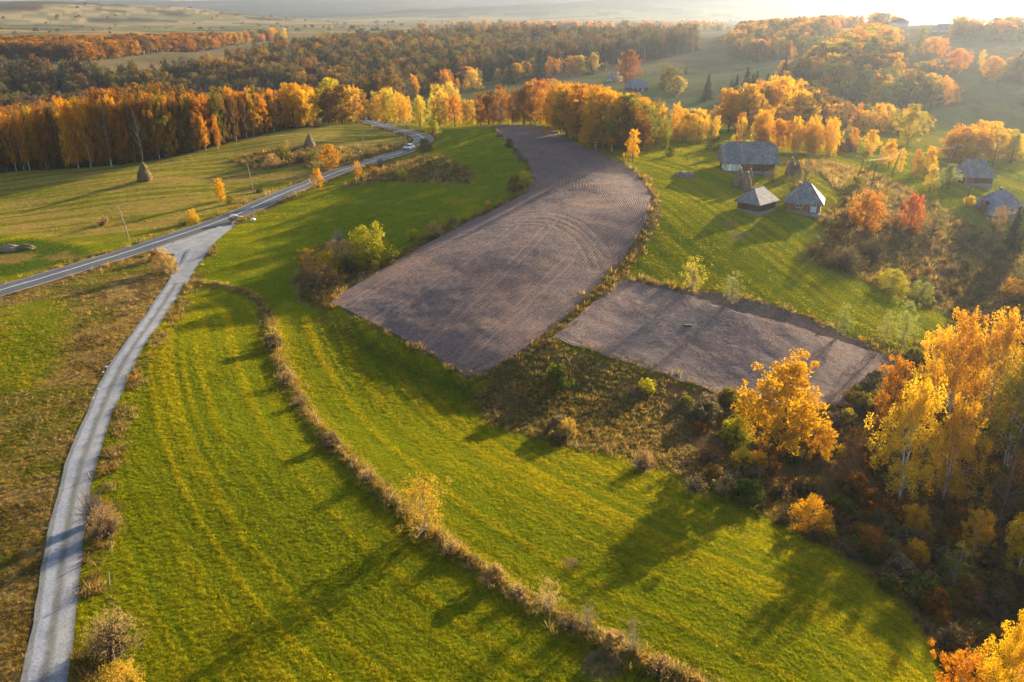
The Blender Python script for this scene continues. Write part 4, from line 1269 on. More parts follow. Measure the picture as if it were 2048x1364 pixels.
ONE = [  # kind, foot pixel, top row, tint, width, label
    ('maple', (785, 228), 143, 'brown', .75, 'large rusty maple standing clear above the road bend trees'),
    ('oval', (1265, 318), 262, 'gold', .9, 'golden tree at the right end of the field-top grove beside a post'),
    ('maple', (1258, 178), 108, 'russet', .85, 'big round russet tree sheltering the valley cottages'),
    ('oval', (1236, 172), 125, 'brown', .8, 'brown tree left of the big russet tree by the valley cottages'),
    ('conifer', (1414, 200), 150, 'dark green', 1.5, 'lone dark spruce standing in the valley meadow'),
    ('conifer', (1372, 148), 132, 'dark green', 1.1, 'small dark spruce up the valley pasture'),
    ('bare_birch', (284, 328), 222, 'tan', .75, 'bare white birch rising behind the domed haystack'),
    ('birch', (224, 334), 210, 'brown', .7, 'white-trunked thin birch at the front of the meadow wood'),
    ('birch', (412, 301), 236, 'amber', .85, 'bright amber birch in front of the wood edge'),
    ('birch', (437, 299), 232, 'orange', .7, 'narrow orange birch in front of the wood edge'),
    ('oval', (442, 402), 358, 'amber', .9, 'small amber tree on the far road verge'),
    ('oval', (638, 381), 338, 'gold', 1.0, 'small golden tree with a pale trunk on the near road verge'),
    ('birch', (716, 357), 322, 'amber', 1.4, 'amber sapling on the near road verge before the car'),
    ('maple', (661, 337), 291, 'amber', .95, 'bushy amber and green tree between haystack and road'),
    ('willow', (577, 302), 280, 'pale gold', .7, 'thin pale gold sapling in the meadow scrub'),
    ('bush', (742, 528), 448, 'olive-gold', 1.15, 'big round olive-gold bush at the ploughed field corner'),
    ('sparse', (618, 552), 496, 'amber', 1.3, 'ragged orange sapling at the end of the field-corner thicket'),
    ('young', (850, 1066), 953, 'pale amber', 1.1, 'young golden birch growing on the field bank'),
    ('sparse', (1096, 1226), 1156, 'tan', 1.1, 'thin brownish tree on the field bank below the golden birch'),
    ('willow', (1175, 1262), 1205, 'grey-brown', .9, 'nearly bare sapling on the field bank'),
    ('willow', (1262, 1302), 1238, 'grey-brown', .9, 'leafless grey sapling at the lower field bank'),
    ('willow', (1383, 582), 516, 'pale gold', 1.0, 'pale yellow willow at the head of the harrowed field edge'),
    ('willow', (1462, 606), 545, 'pale green', .95, 'pale green willow second along the harrowed field edge'),
    ('sparse', (1682, 670), 605, 'pale green', 1.0, 'airy pale green willow further down the harrowed field edge'),
    ('sparse', (1768, 692), 622, 'pale green', .9, 'airy grey-green willow at the low corner of the harrowed field'),
    ('sparse', (1802, 700), 600, 'pale green', .8, 'taller grey-green willow beside the gold birch wood'),
    ('rowan', (1731, 466), 386, 'orange-red', 1.05, 'round orange-red cherry tree on the slope below the power poles'),
    ('rowan', (1819, 472), 392, 'red', .72, 'smaller crimson cherry tree right of the round orange-red one'),
    ('orchard', (1860, 478), 420, 'olive', 1.1, 'spreading old fruit tree with thin leaves on the brushy slope'),
    ('orchard', (1610, 378), 322, 'grey-brown', .8, 'dark bare-branched fruit tree behind the small wooden house'),
    ('orchard', (1582, 388), 350, 'olive', .8, 'low fruit tree between the shed and the small house'),
    ('orchard', (1545, 368), 338, 'brown', .8, 'small brown fruit tree below the barn'),
    ('oval', (1445, 232), 180, 'orange', .9, 'orange tree standing alone in front of the valley spruces'),
    ('birch', (1705, 306), 257, 'amber', 1.2, 'amber birch beside the little brown hut'),
    ('maple', (1740, 308), 262, 'gold', .8, 'round golden tree right of the little brown hut'),
    ('oval', (1330, 300), 262, 'olive', .8, 'olive-green young tree left of the barn'),
    ('maple', (1815, 290), 214, 'yellow-green', .85, 'broad yellow-green tree at the valley edge with golden rim'),
    ('maple', (1895, 378), 330, 'pale green', .9, 'grey-green willow beside the large right-hand barn'),
    ('oval', (1858, 385), 330, 'pale gold', .9, 'pale gold tree left of the large right-hand barn'),
    ('conifer', (2020, 500), 412, 'dark green', 1.35, 'dark spruce beside the low cottage'),
    ('oval', (2040, 500), 400, 'olive', 1.0, 'olive tree behind the dark spruce by the low cottage'),
    ('birch', (1990, 480), 410, 'brown', 1.0, 'brown birch before the low cottage roof'),
    ('birch', (2060, 470), 370, 'amber', 1.0, 'amber birch beside the spruce at the low cottage'),
    ('maple', (1556, 905), 722, 'amber', 1.05, 'large amber-gold maple at the corner of the harrowed field'),
    ('birch_group', (1795, 1005), 762, 'gold', .9, 'many-trunked golden birch at the brushy ravine edge'),
    ('birch_group', (1888, 1012), 800, 'amber', .9, 'amber birch with a white leaning trunk in the ravine'),
    ('oval', (1775, 850), 715, 'orange', .8, 'orange tree behind the many-trunked ravine birch'),
    ('birch_group', (1890, 850), 630, 'amber', .9, 'tall amber birch at the front of the gold birch wood'),
    ('birch_group', (1960, 870), 622, 'gold', .9, 'tall golden birch in the middle of the gold birch wood'),
    ('birch_group', (2040, 890), 630, 'olive-gold', .9, 'tall olive-gold birch at the back of the gold birch wood'),
    ('birch', (1856, 800), 650, 'gold', 1.1, 'golden birch leaning over the harrowed field end'),
    ('birch_group', (2005, 950), 715, 'olive-gold', .95, 'olive-gold birch in the ravine below the gold birch wood'),
    ('birch_group', (2075, 970), 730, 'olive', .9, 'olive birch on the ravine side'),
    ('birch', (1945, 1120), 1012, 'gold', 1.5, 'small golden birch with a pale stem low in the ravine'),
    ('birch', (2030, 1160), 1015, 'gold', 1.5, 'golden birch beside the small pale-stemmed one in the ravine'),
    ('birch_group', (1985, 1440), 1235, 'gold', .8, 'bright golden birch at the ravine mouth'),
    ('birch', (1900, 1440), 1295, 'orange', 1.3, 'orange-brown birch below the bright golden one'),
    ('birch_group', (2072, 1460), 1270, 'amber', 1.0, 'amber birch beside the bright golden one at the ravine mouth'),
    ('oval', (1640, 925), 838, 'amber', .9, 'low amber tree right of the large amber-gold maple'),
    ('sparse', (1700, 940), 850, 'russet', 1.1, 'thin russet tree in the ravine brush'),
    ('sparse', (2000, 1050), 900, 'russet', 1.0, 'thin russet tree in the shaded ravine'),
    ('sparse', (1900, 1180), 1080, 'olive', 1.0, 'thin olive tree in the shaded ravine'),
    # bushes
    ('bush', (682, 528), 478, 'tan', 1.5, 'tan dried bush beside the big round olive-gold bush'),
    ('bush', (655, 545), 500, 'gold', 1.3, 'yellow leafy bush in the field-corner thicket'),
    ('thorn', (700, 545), 505, 'olive', 1.2, 'olive thorn bush in the field-corner thicket'),
    ('bare', (680, 500), 455, 'grey-brown', 1.1, 'bare grey shrub behind the field-corner thicket'),
    ('thorn', (645, 580), 525, 'brown', 1.8, 'brown thorn bush at the foot of the field-corner thicket'),
    ('bush', (1030, 384), 350, 'brown', 1.0, 'brown bush at the bend of the ploughed field'),
    ('bush', (1050, 372), 340, 'yellow-green', 1.0, 'yellow-green bush at the bend of the ploughed field'),
    ('bush', (1018, 296), 276, 'green', .9, 'small green bush by the top of the ploughed field'),
    ('bare', (1040, 322), 295, 'tan', 1.0, 'bare tan shrub by the top of the ploughed field'),
    ('bush', (868, 472), 440, 'tan', 1.2, 'straw-coloured bush on the ploughed field edge'),
    ('bush', (826, 478), 455, 'yellow-green', 1.0, 'low yellow-green bush on the ploughed field edge'),
    ('thorn', (905, 450), 432, 'brown', 1.2, 'brown thorn bush on the ploughed field edge'),
    ('bush', (976, 416), 400, 'gold', 1.0, 'small gold bush on the ploughed field edge'),
    ('bush', (850, 304), 276, 'olive', 1.1, 'rounded olive bush beside the car at the road bend'),
    ('bush', (838, 304), 290, 'tan', 1.0, 'small tan bush beside the car'),
    ('bush', (866, 268), 240, 'yellow-green', 1.1, 'yellow-green bush inside the road bend'),
    ('thorn', (750, 352), 332, 'orange', 1.1, 'orange thorn bush on the mound by the road'),
    ('bush', (806, 357), 336, 'yellow-green', .9, 'small yellow-green bush on the dry mound'),
    ('bare', (760, 335), 312, 'grey-brown', 1.4, 'bare grey shrub between mound and road'),
    ('bush', (386, 444), 418, 'gold', 1.0, 'small gold bush on the far verge near the track junction'),
    ('thorn', (368, 452), 435, 'olive', 1.2, 'low olive bush on the far verge near the track junction'),
    ('bush', (462, 408), 388, 'olive', 1.0, 'olive bush under the small amber verge tree'),
    ('bush', (520, 384), 372, 'green', 1.0, 'small green bush beside a power pole'),
    ('bush', (330, 545), 497, 'tan', 1.0, 'rust-tan bush in the corner between road and gravel track'),
    ('bush', (312, 520), 498, 'russet', 1.0, 'russet bush in the corner between road and gravel track'),
    ('thorn', (205, 450), 430, 'tan', 1.5, 'low tan thicket in the haystack meadow'),
    ('bush', (545, 335), 308, 'tan', 1.3, 'straw-coloured bush in the meadow scrub'),
    ('bush', (565, 318), 290, 'olive', 1.2, 'olive bush in the meadow scrub below the dark haystack'),
    ('thorn', (600, 325), 300, 'brown', 1.3, 'brown thorn bush in the meadow scrub'),
    ('bush', (628, 320), 300, 'olive', 1.1, 'dark olive bush next to the amber tree by the road'),
    ('thorn', (232, 1305), 1212, 'tan', 1.15, 'round dry bush with twigs beside the gravel track'),
    ('bush', (245, 1400), 1316, 'pale amber', 1.1, 'dull amber bush at the near end of the gravel track verge'),
    ('bare', (190, 1045), 958, 'tan', .8, 'bare pinkish shrub leaning over the gravel track'),
    ('thorn', (215, 1070), 1000, 'tan', 1.0, 'tan thorn bush behind the bare shrub at the track'),
    ('bush', (1618, 1060), 985, 'amber', 1.1, 'amber bush with reddish tips at the ravine edge'),
    ('bush', (1826, 1068), 1002, 'gold', 1.0, 'golden bush below the ravine birch trunks'),
    ('bush', (1828, 1125), 1072, 'gold', 1.0, 'smaller golden bush further down the ravine'),
    ('bush', (1738, 1110), 1045, 'russet', 1.0, 'russet bush in the ravine'),
    ('bush', (1470, 880), 828, 'yellow-green', 1.1, 'yellow-green bush left of the large amber-gold maple'),
    ('bush', (1482, 930), 885, 'yellow-green', 1.0, 'yellow-green bush below the large amber-gold maple'),
    ('bush', (1515, 940), 895, 'gold', 1.0, 'gold bush below the large amber-gold maple'),
    ('thorn', (1135, 876), 832, 'pale gold', 1.1, 'pale seedy bush at the edge of the brushy corner'),
    ('thorn', (1285, 938), 895, 'tan', 1.2, 'tan seedy weeds bush by the field edge'),
    ('thorn', (1390, 982), 940, 'tan', 1.2, 'tan seedy weeds bush further down the field edge'),
    ('bush', (1292, 780), 752, 'yellow-green', 1.0, 'small yellow-green bush below the harrowed field'),
    ('bush', (1448, 985), 945, 'tan', 1.0, 'straw bush beside the leaning grey post'),
    ('bush', (1780, 585), 536, 'olive-gold', 1.4, 'broad olive-gold bush on the slope above the willows'),
    ('bush', (1838, 605), 560, 'pale green', 1.1, 'pale green bush near the gold birch wood'),
    ('bush', (1748, 806), 778, 'olive', .9, 'olive bush at the low end of the harrowed field'),
    ('bush', (1690, 845), 812, 'pale gold', 1.0, 'pale yellow bush behind the low amber tree'),
    ('thorn', (1690, 540), 490, 'grey-brown', 1.6, 'large grey thorn thicket below the small house'),
    ('thorn', (1740, 520), 480, 'grey-brown', 1.5, 'grey thorn thicket under the orange-red cherry'),
    ('bush', (1712, 380), 350, 'olive', 1.1, 'olive bush at the foot of a leaning power pole'),
    ('bush', (1938, 412), 392, 'gold', 1.0, 'bright gold bush left of the low cottage'),
    ('bush', (1965, 425), 400, 'russet', 1.0, 'russet bush against the low cottage wall'),
    ('bush', (1427, 300), 272, 'green', 1.3, 'dark green bush in the birch line left of the barn'),
    ('bush', (1470, 290), 270, 'yellow-green', 1.2, 'yellow-green bush left of the barn roof'),
    ('bush', (1340, 312), 292, 'green', 1.0, 'green bush on the bright grass above the barn'),
    ('bush', (900, 205), 168, 'pale gold', 1.1, 'pale bush at the bottom of the valley meadow'),
    ('bush', (945, 180), 142, 'pale gold', 1.0, 'pale gold bush against the far wood'),
]
for kind, base, top, tint, w, label in ONE:
    plant_px(kind, base, top, tint, label, None, w)

for i, (bx_, by_, hp) in enumerate([(545, 690, 28), (575, 765, 30), (600, 812, 26), (660, 890, 30), (735, 962, 30), (905, 1105, 34), (985, 1162, 36), (1035, 1190, 30), (1140, 1255, 34), (1225, 1292, 36), (1320, 1345, 40)]):
    plant_px('thorn' if i % 3 else 'bush', (bx_, by_), by_ - hp, PR.choice(['tan', 'grey-brown']), 'small dry %s on the grassy field bank' % ('thorn bush' if i % 3 else 'leafy bush'), 'small dry %s on the field bank' % ('thorns' if i % 3 else 'bushes'), 1.2)

# hidden or far spruces that read singly
for i, (bx_, by_, tp) in enumerate([(1048, 158, 100), (1078, 162, 98), (1150, 128, 92), (1310, 110, 68), (1488, 215, 138), (1508, 210, 145), (1530, 205, 150), (1470, 205, 152), (1590, 190, 130), (1565, 180, 118), (1180, 150, 120), (1345, 100, 62), (1020, 168, 118), (1296, 112, 78), (1285, 108, 74), (1500, 214, 150), (1545, 206, 160), (1460, 200, 160), (1170, 132, 88), (1205, 134, 90), (1140, 130, 96), (1582, 196, 140)]):
    wh, gr = ('in the spruce clump beyond the birch line', 'spruce clump beyond the birches') if bx_ > 1440 else (('at the top corner of the valley pasture', 'spruces by the valley pasture') if bx_ > 1250 else
              ('at the valley meadow side of the far wood', 'spruces by the valley meadow'))
    plant_px('conifer', (bx_, by_), tp, 'dark green', 'dark spruce ' + wh, gr, 1.55)


# ------------------------------------------------------------------ buildings
def roof_faces(mb, w, d, z, hr, rl, oh, half=0.0, thick=.14, cut=None):
    """hipped roof: ridge along x with length rl; half = height fraction of a half-hip gable"""
    X_, Y_ = w / 2 + oh, d / 2 + oh
    drop = oh * hr / (d / 2)
    ze = z - drop * .6
    A_, B_, C_, D_ = (-X_, -Y_, ze), (X_, -Y_, ze), (X_, Y_, ze), (-X_, Y_, ze)
    R0, R1 = (-rl / 2, 0, z + hr), (rl / 2, 0, z + hr)
    mb.face([A_, B_, R1, R0]); mb.face([B_, C_, R1]); mb.face([C_, D_, R0, R1]); mb.face([D_, A_, R0])
    lo = [(p[0], p[1], p[2] - thick) for p in (A_, B_, C_, D_)]
    up = [A_, B_, C_, D_]
    for i in range(4):
        j = (i + 1) % 4
        mb.face([lo[i], lo[j], up[j], up[i]])
    mb.face([lo[3], lo[2], lo[1], lo[0]])
    return mb


def gable_half(mb, w, d, z, hr, oh, rl, frac=.42, thick=.14):
    """half-hipped gable roof: side slopes with the gable cut by a small hip at each end"""
    X_, Y_ = w / 2 + oh, d / 2 + oh
    ze = z - oh * hr / (d / 2) * .6
    zt = z + hr; zm = z + hr * (1 - frac); ym = Y_ * frac
    for s in (-1, 1):
        mb.face([(-X_ * s, -Y_ * s, ze), (X_ * s, -Y_ * s, ze), (X_ * s, -ym * s, zm), (rl / 2 * s, 0, zt), (-rl / 2 * s, 0, zt), (-X_ * s, -ym * s, zm)])
        mb.face([(X_ * s, -ym * s, zm), (X_ * s, ym * s, zm), (rl / 2 * s, 0, zt)])
        # underside / gable fill
        mb.face([(X_ * s, -Y_ * s, ze - .01), (X_ * s, Y_ * s, ze - .01), (X_ * s, ym * s, zm), (X_ * s, -ym * s, zm)])
    for s in (-1, 1):
        mb.face([(-X_ * s, -Y_ * s, ze - thick), (X_ * s, -Y_ * s, ze - thick), (X_ * s, -Y_ * s, ze), (-X_ * s, -Y_ * s, ze)])
    mb.face([(-X_, Y_, ze - thick), (X_, Y_, ze - thick), (X_, -Y_, ze - thick), (-X_, -Y_, ze - thick)])
    return mb


def opening(parent, name, x, z, w, h, y, frame_m, pane_m, rot=0, panes=2, door=False):
    """a window or door on the wall plane y (local), facing -y"""
    mb = MB()
    t = .09
    mb.box(x - w / 2 - t, x + w / 2 + t, y - .09, y - .01, z + h, z + h + t).box(x - w / 2 - t, x + w / 2 + t, y - .09, y - .01, z - t, z)
    mb.box(x - w / 2 - t, x - w / 2, y - .09, y - .01, z, z + h).box(x + w / 2, x + w / 2 + t, y - .09, y - .01, z, z + h)
    if not door:
        for k in range(1, panes):
            xx = x - w / 2 + w * k / panes
            mb.box(xx - .03, xx + .03, y - .075, y - .012, z, z + h)
        mb.box(x - w / 2, x + w / 2, y - .07, y - .014, z + h * .64, z + h * .64 + .05)
    o = mb.build(name, frame_m, parent)
    if door:
        MB().box(x - w / 2, x + w / 2, y - .05, y - .012, z, z + h).build('leaf', frame_m, o)
        for k in range(2):
            MB().box(x - w / 2 + .12 + k * w * .45, x - w / 2 + .12 + k * w * .45 + w * .3, y - .062, y - .052, z + h * .6, z + h * .88).build('pane', pane_m, o)
    else:
        for k in range(panes):
            MB().box(x - w / 2 + w * k / panes + .032, x - w / 2 + w * (k + 1) / panes - .032, y - .04, y - .016, z, z + h * .63).build('pane', pane_m, o)
    return o


def walls(w, d, z0, z1):
    return MB().box(-w / 2, w / 2, -d / 2, d / 2, z0, z1)


def house(name, px, rz, w, d, hw, hr, rl, oh, label, wall_m, roof_m, base_h=.35, cat='house', style='hip', z_off=0.0, chimney=None, frac=.42, group=None, z_at=None):
    p = at(*px)
    c_, s_ = math.cos(rz), math.sin(rz)
    zs = [float(hgt(p.x + (sx * w / 2) * c_ - (sy * d / 2) * s_, p.y + (sx * w / 2) * s_ + (sy * d / 2) * c_)) for sx in (-1, 1) for sy in (-1, 1)]
    zb = float(np.mean(zs)) + z_off
    root = empty(name, (p.x, p.y, zb), rz, label, cat, group)
    lo = min(zs) - zb - .3
    walls(w + .16, d + .16, lo, base_h).build('foundation', M['stone'], root)
    walls(w, d, base_h, base_h + hw).build('wall', M[wall_m], root)
    mb = MB()
    if style == 'hip':
        roof_faces(mb, w, d, base_h + hw, hr, rl, oh)
    else:
        gable_half(mb, w, d, base_h + hw, hr, oh, rl, frac)
    rf = mb.build('roof', M[roof_m], root)
    # ridge boards
    MB().tube([(-rl / 2, 0, base_h + hw + hr + .03), (rl / 2, 0, base_h + hw + hr + .03)], .09, 5).build('ridge_cap', M[roof_m], rf)
    if chimney:
        cx_, cy_, ch = chimney
        zc = base_h + hw + hr * .5
        MB().box(cx_ - .28, cx_ + .28, cy_ - .28, cy_ + .28, zc, base_h + hw + hr + ch).box(cx_ - .34, cx_ + .34, cy_ - .34, cy_ + .34, base_h + hw + hr + ch, base_h + hw + hr + ch + .12).build('chimney', M['brick'], rf)
    return root, base_h, hw


# barn
b, bh, hw = house('barn', (1493, 341), math.radians(-4), 11.6, 6.6, 2.3, 3.9, 10.0, .75, 'long wooden barn with grey shingle roof and whitewashed left end', 'log', 'shingle', .45, 'barn', 'half', .1, frac=.3)
MB().box(-5.85, -2.2, -3.36, -3.31, .3, 2.7).box(-5.86, -5.81, -3.31, .5, .3, 2.7).build('whitewashed_wall', M['limewash'], b)
MB().box(-2.0, .6, -3.37, -3.305, .4, 2.5).build('barn_door', M['logbrown'], b)
for xx in (-4.6, -3.4):
    MB().box(xx - .04, xx + .04, -3.40, -3.365, .35, 2.65).build('batten', M['whitewood'], b)
MB().box(3.0, 5.6, -4.3, -3.42, -.5, .42).build('stone_step', M['stone'], b)
# shed
b, bh, hw = house('shed', (1512, 419), math.radians(42), 6.4, 5.0, 1.9, 2.5, 3.2, .6, 'small dark timber shed with hipped shingle roof near the haystacks', 'log', 'shingle', .25, 'shed', 'hip', .1)
MB().box(3.3, 5.4, -1.9, 1.2, -.4, .12).build('porch_slab', M['stone'], b)
MB().box(-2.4, -1.5, -2.23, -2.16, .55, 2.2).build('shed_door', M['logbrown'], b)
# small house
b, bh, hw = house('wooden_house', (1607, 420), math.radians(-22), 6.6, 6.0, 2.1, 3.3, 1.4, .65, 'small brown boarded house with pale blue door and steep grey shingle roof', 'logbrown', 'shingle', .4, 'house', 'hip', .15, (-1.4, 1.0, -.35))
opening(b, 'window', -.9, 1.15, 1.15, .95, -3.0, M['bluewood'], M['glass'], panes=2)
opening(b, 'door', 2.0, .45, 1.0, 1.85, -3.0, M['bluewood'], M['glass'], door=True)
MB().box(.6, 3.4, -4.2, -3.1, -.35, .3).build('doorstep', M['stone'], b)
# right-hand barn and cottage
b, bh, hw = house('barn', (1942, 366), math.radians(-5), 8.0, 6.2, 2.2, 3.8, 4.6, .7, 'tall-roofed grey shingled barn on the bright meadow at the right', 'log', 'shingle', .35, 'barn', 'hip', .1)
MB().box(-3.4, -1.0, -3.18, -3.11, .3, 2.4).build('barn_door', M['logbrown'], b)
b, bh, hw = house('cottage', (1992, 424), math.radians(18), 9.0, 6.5, 2.0, 3.3, 3.6, .7, 'low cottage with blue-grey hipped roof and white chimney among trees', 'plaster', 'roof_blue', .3, 'house', 'hip', 0, (.4, .4, .55))
opening(b, 'window', -2.2, 1.0, 1.0, .9, -3.25, M['whitewood'], M['glass'])
opening(b, 'window', 1.2, 1.0, 1.0, .9, -3.25, M['whitewood'], M['glass'])
# valley cottages
b, bh, hw = house('cottage', (1272, 184), math.radians(28), 9.5, 7.5, 2.4, 3.8, 6.0, .8, 'valley cottage with dark gable under the big russet tree', 'log', 'roof_blue', .4, 'house', 'half', .2, frac=.35)
opening(b, 'window', -1.5, 1.2, 1.2, 1.0, -3.75, M['whitewood'], M['glass'])
opening(b, 'door', 1.6, .45, 1.0, 1.9, -3.75, M['whitewood'], M['glass'], door=True)
b, bh, hw = house('cottage', (1230, 163), math.radians(-35), 7.0, 7.0, 1.6, 5.2, 1.2, .5, 'steep blue-roofed valley cottage left of the big russet tree', 'plaster', 'roof_blue', .4, 'house', 'hip', .2)
opening(b, 'window', 0, .9, .9, .9, -3.5, M['whitewood'], M['glass'])
# hut among the birches
b, bh, hw = house('hut', (1693, 303), math.radians(20), 4.2, 3.6, 1.8, 1.8, 2.0, .4, 'little brown wooden hut between golden birches', 'logbrown', 'roof_brown', .2, 'hut', 'hip', 0)
MB().box(-.5, .5, -1.87, -1.81, .2, 1.8).build('hut_door', M['log'], b)
# houses on the ridge
b, bh, hw = house('villa', (1798, 58), math.radians(8), 9.6, 7.4, 4.8, 2.3, 4.4, .8, 'tall hazy house with brown hipped roof on the skyline', 'plaster', 'roof_brown', .5, 'house', 'hip', 0, (-2, 0, .4))
for fl in (1.0, 3.3):
    for xx in (-3.4, -1.1, 1.1, 3.4):
        opening(b, 'window', xx, fl, 1.0, 1.2, -3.7, M['whitewood'], M['glass'])
b, bh, hw = house('farmhouse', (1888, 66), math.radians(-6), 13.0, 7.0, 2.2, 3.2, 9.0, .7, 'long pale-roofed farmhouse on the hazy ridge', 'plaster', 'shingle_pale', .5, 'house', 'hip', 0)
for xx in (-4.5, -1.5, 1.5, 4.5):
    opening(b, 'window', xx, 1.0, 1.0, 1.0, -3.5, M['whitewood'], M['glass'])
b, bh, hw = house('farm_building', (1135, 60), math.radians(4), 22.0, 11.0, 4.0, 3.4, 17.0, .8, 'far farm building with bright blue metal roof on the plain', 'plaster', 'roof_tin', .4, 'building', 'hip', 0)
for xx in (-7, 0, 7):
    opening(b, 'window', xx, 1.2, 1.8, 1.6, -5.5, M['whitewood'], M['glass'])


# ------------------------------------------------------------------ haystacks
def haystack(px, top, wpx, label, mat='hay', pole=0.5, pw=1.0, seed=0, group=None, cap=None):
    p = at(*px); h = height_from(px, top); r = wpx / 2 / pxscale(p)
    rng = np.random.default_rng(seed)
    root = empty('haystack', (p.x, p.y, float(hgt(p.x, p.y)) - .1), rng.uniform(0, 6), label, 'haystack', group)
    ns, nr = 36, 26
    V = []
    for i in range(nr):
        t = i / (nr - 1)
        prof = (1 - t ** pw) * (1.0 - .10 * (1 - t) ** 6) + .02
        if pw > 1.5:
            prof = math.sqrt(max(.0004, 1 - t ** pw)) * (.86 + .14 * math.sin(min(1, t * 1.8) * math.pi)) * (1 - .25 * t)
        for k in range(ns):
            a = 2 * math.pi * k / ns
            rr = r * prof * (1 + rng.normal(0, .025) + .05 * math.sin(3 * a + seed + 3 * t))
            V.append((rr * math.cos(a), rr * math.sin(a), h * t + rng.normal(0, .02)))
    Fq = []
    for i in range(nr - 1):
        for k in range(ns):
            k2 = (k + 1) % ns
            Fq.append((i * ns + k, i * ns + k2, (i + 1) * ns + k2, (i + 1) * ns + k))
    link('hay', np_mesh('hay', V, np.array(Fq), M[mat], smooth=True), root)
    # loose wisps
    n_ = 700
    t = rng.uniform(0, .95, n_); a = rng.uniform(0, 6.283, n_)
    C = np.stack([r * (1 - t ** pw) * 1.01 * np.cos(a), r * (1 - t ** pw) * 1.01 * np.sin(a), h * t], 1)
    c = link('wisps', crown_mesh('wisps', C, .14, seed, M['leaf'], 0, .9)[0], root)
    c['tint'] = (.15, .115, .055, 1.0) if mat == 'hay' else (.19, .14, .10, 1.0)
    MB().tube([(0, 0, h * .8), (.03, 0, h + pole)], [.06, .04], 6).build('centre_pole', M['pole'], root)
    if cap:
        MB().tube([(0, 0, h * .93), (0, 0, h * .99), (0, 0, h * 1.01)], [r * .22, r * .16, .03], 10).build('cap', M['tin'], root)
    return root


hs = haystack((291, 361), 325, 30, 'tall domed green-brown haystack with a prop pole in the mown meadow', 'hay', .3, 2.0, 1)
MB().tube([(-1.9, -1.6, -.1), (-.9, -.9, 3.0)], [.07, .05], 6).build('prop_pole', M['pole'], hs)
haystack((620, 292), 266, 26, 'dark conical haystack with a tall pole at the top of the meadow', 'oldhay', 2.0, 1.15, 2)
haystack((1477, 372), 334, 26, 'brown conical haystack against the barn wall', 'oldhay', .2, 1.45, 3, cap=1)
haystack((1492, 378), 342, 25, 'nearest brown conical haystack before the barn, with pale cap', 'oldhay', .2, 1.45, 4, cap=1)
haystack((1499, 368), 337, 20, 'slim brown haystack half hidden behind the capped one', 'oldhay', .2, 1.3, 5, cap=1)
haystack((1580, 352), 314, 21, 'tall rounded haystack with pale cap right of the barn', 'oldhay', .2, 1.8, 6, cap=1)
haystack((1593, 355), 321, 21, 'second rounded haystack right of the barn', 'oldhay', .2, 1.8, 7, cap=1)


def heap(px, rx, ry, h, label, mat, name, cat, seed):
    p = at(*px); rng = np.random.default_rng(seed)
    mb = bmesh.new(); bmesh.ops.create_icosphere(mb, subdivisions=4, radius=1)
    for v in mb.verts:
        n_ = float(fbm(np.array([v.co.x * 2 + seed]), np.array([v.co.y * 2 + v.co.z]), seed, 4)[0])
        k = .72 + .55 * n_
        v.co = Vector((v.co.x * rx * k, v.co.y * ry * k, max(-.2, v.co.z * h * k)))
    me_ = bpy.data.meshes.new(name); mb.to_mesh(me_); mb.free()
    me_.materials.append(M[mat])
    for q_ in me_.polygons: q_.use_smooth = True
    o = link(name, me_, None, (p.x, p.y, float(hgt(p.x, p.y))))
    return tag(o, label, cat)


heap((1370, 352), 2.3, 1.6, 1.1, 'dark manure heap on the bright grass left of the barn', 'oldhay', 'manure_heap', 'heap', 3)
hp = heap((22, 500), 2.6, 1.5, 1.2, 'dark brushwood heap with a pale top in the low meadow', 'oldhay', 'brush_heap', 'heap', 5)
hp = heap((50, 498), 2.2, 1.3, 1.0, 'smaller brown brushwood heap right of the pale-topped one', 'hay', 'brush_heap', 'heap', 6)
heap((719, 306), 1.0, .7, .7, 'grey boulder in the weeds beside a power pole', 'rock', 'boulder', 'stone', 8)
heap((506, 440), .7, .5, .5, 'pale rubbish bag lying on the road bank', 'whitewood', 'rubbish_bag', 'bag', 9)
heap((1374, 652), 1.1, .5, .28, 'small heap of dead stalks on the harrowed field', 'bark', 'stalk_heap', 'heap', 10)
for i, (sx, sy, sr) in enumerate([(212, 735, .55), (206, 745, .45), (195, 780, .5), (186, 797, .45), (222, 722, .35), (262, 615, .4), (232, 1266, .5)]):
    sr *= .62
    heap((sx, sy), sr, sr * .8, sr * .7, ['pale stone on the left edge of the gravel track', 'pale stone on the left edge of the gravel track', 'pale stone on the left edge of the gravel track', 'pale stone on the left edge of the gravel track', 'pale stone on the left edge of the gravel track',
         'single stone in the dry weeds left of the gravel track', 'white stone under the round dry bush by the track'][i], 'rock', 'stone', 'stone', 20 + i)
    if i < 5:
        bpy.context.scene.collection.objects[-1]['group'] = 'stones along the gravel track'


# ------------------------------------------------------------------ poles, cables, posts
POLES = {}


def power_pole(key, base, top, label, lean_px=0, mat='pole', arm=True, group=None):
    p = at(*base); h = height_from(base, top)
    lx = lean_px / pxscale(p)
    root = empty('power_pole', (p.x, p.y, float(hgt(p.x, p.y))), 0, label, 'pole', group)
    MB().tube([(0, 0, -.5), (lx * .5, 0, h * .5), (lx, 0, h)], [.15, .125, .10], 8).build('post', M[mat], root)
    if arm:
        a = MB().box(lx - .75, lx + .75, -.15, -.05, h - .55, h - .43).build('crossarm', M[mat], root)
        for s in (-.65, .65):
            MB().tube([(lx + s, -.1, h - .43), (lx + s, -.1, h - .3), (lx + s, -.1, h - .2)], [.05, .07, .03], 6).build('insulator', M['ceramic'], a)
    POLES[key] = [Vector((p.x + lx + s, p.y - .1, float(hgt(p.x, p.y)) + h - .2)) for s in (-.65, .65)]
    return root


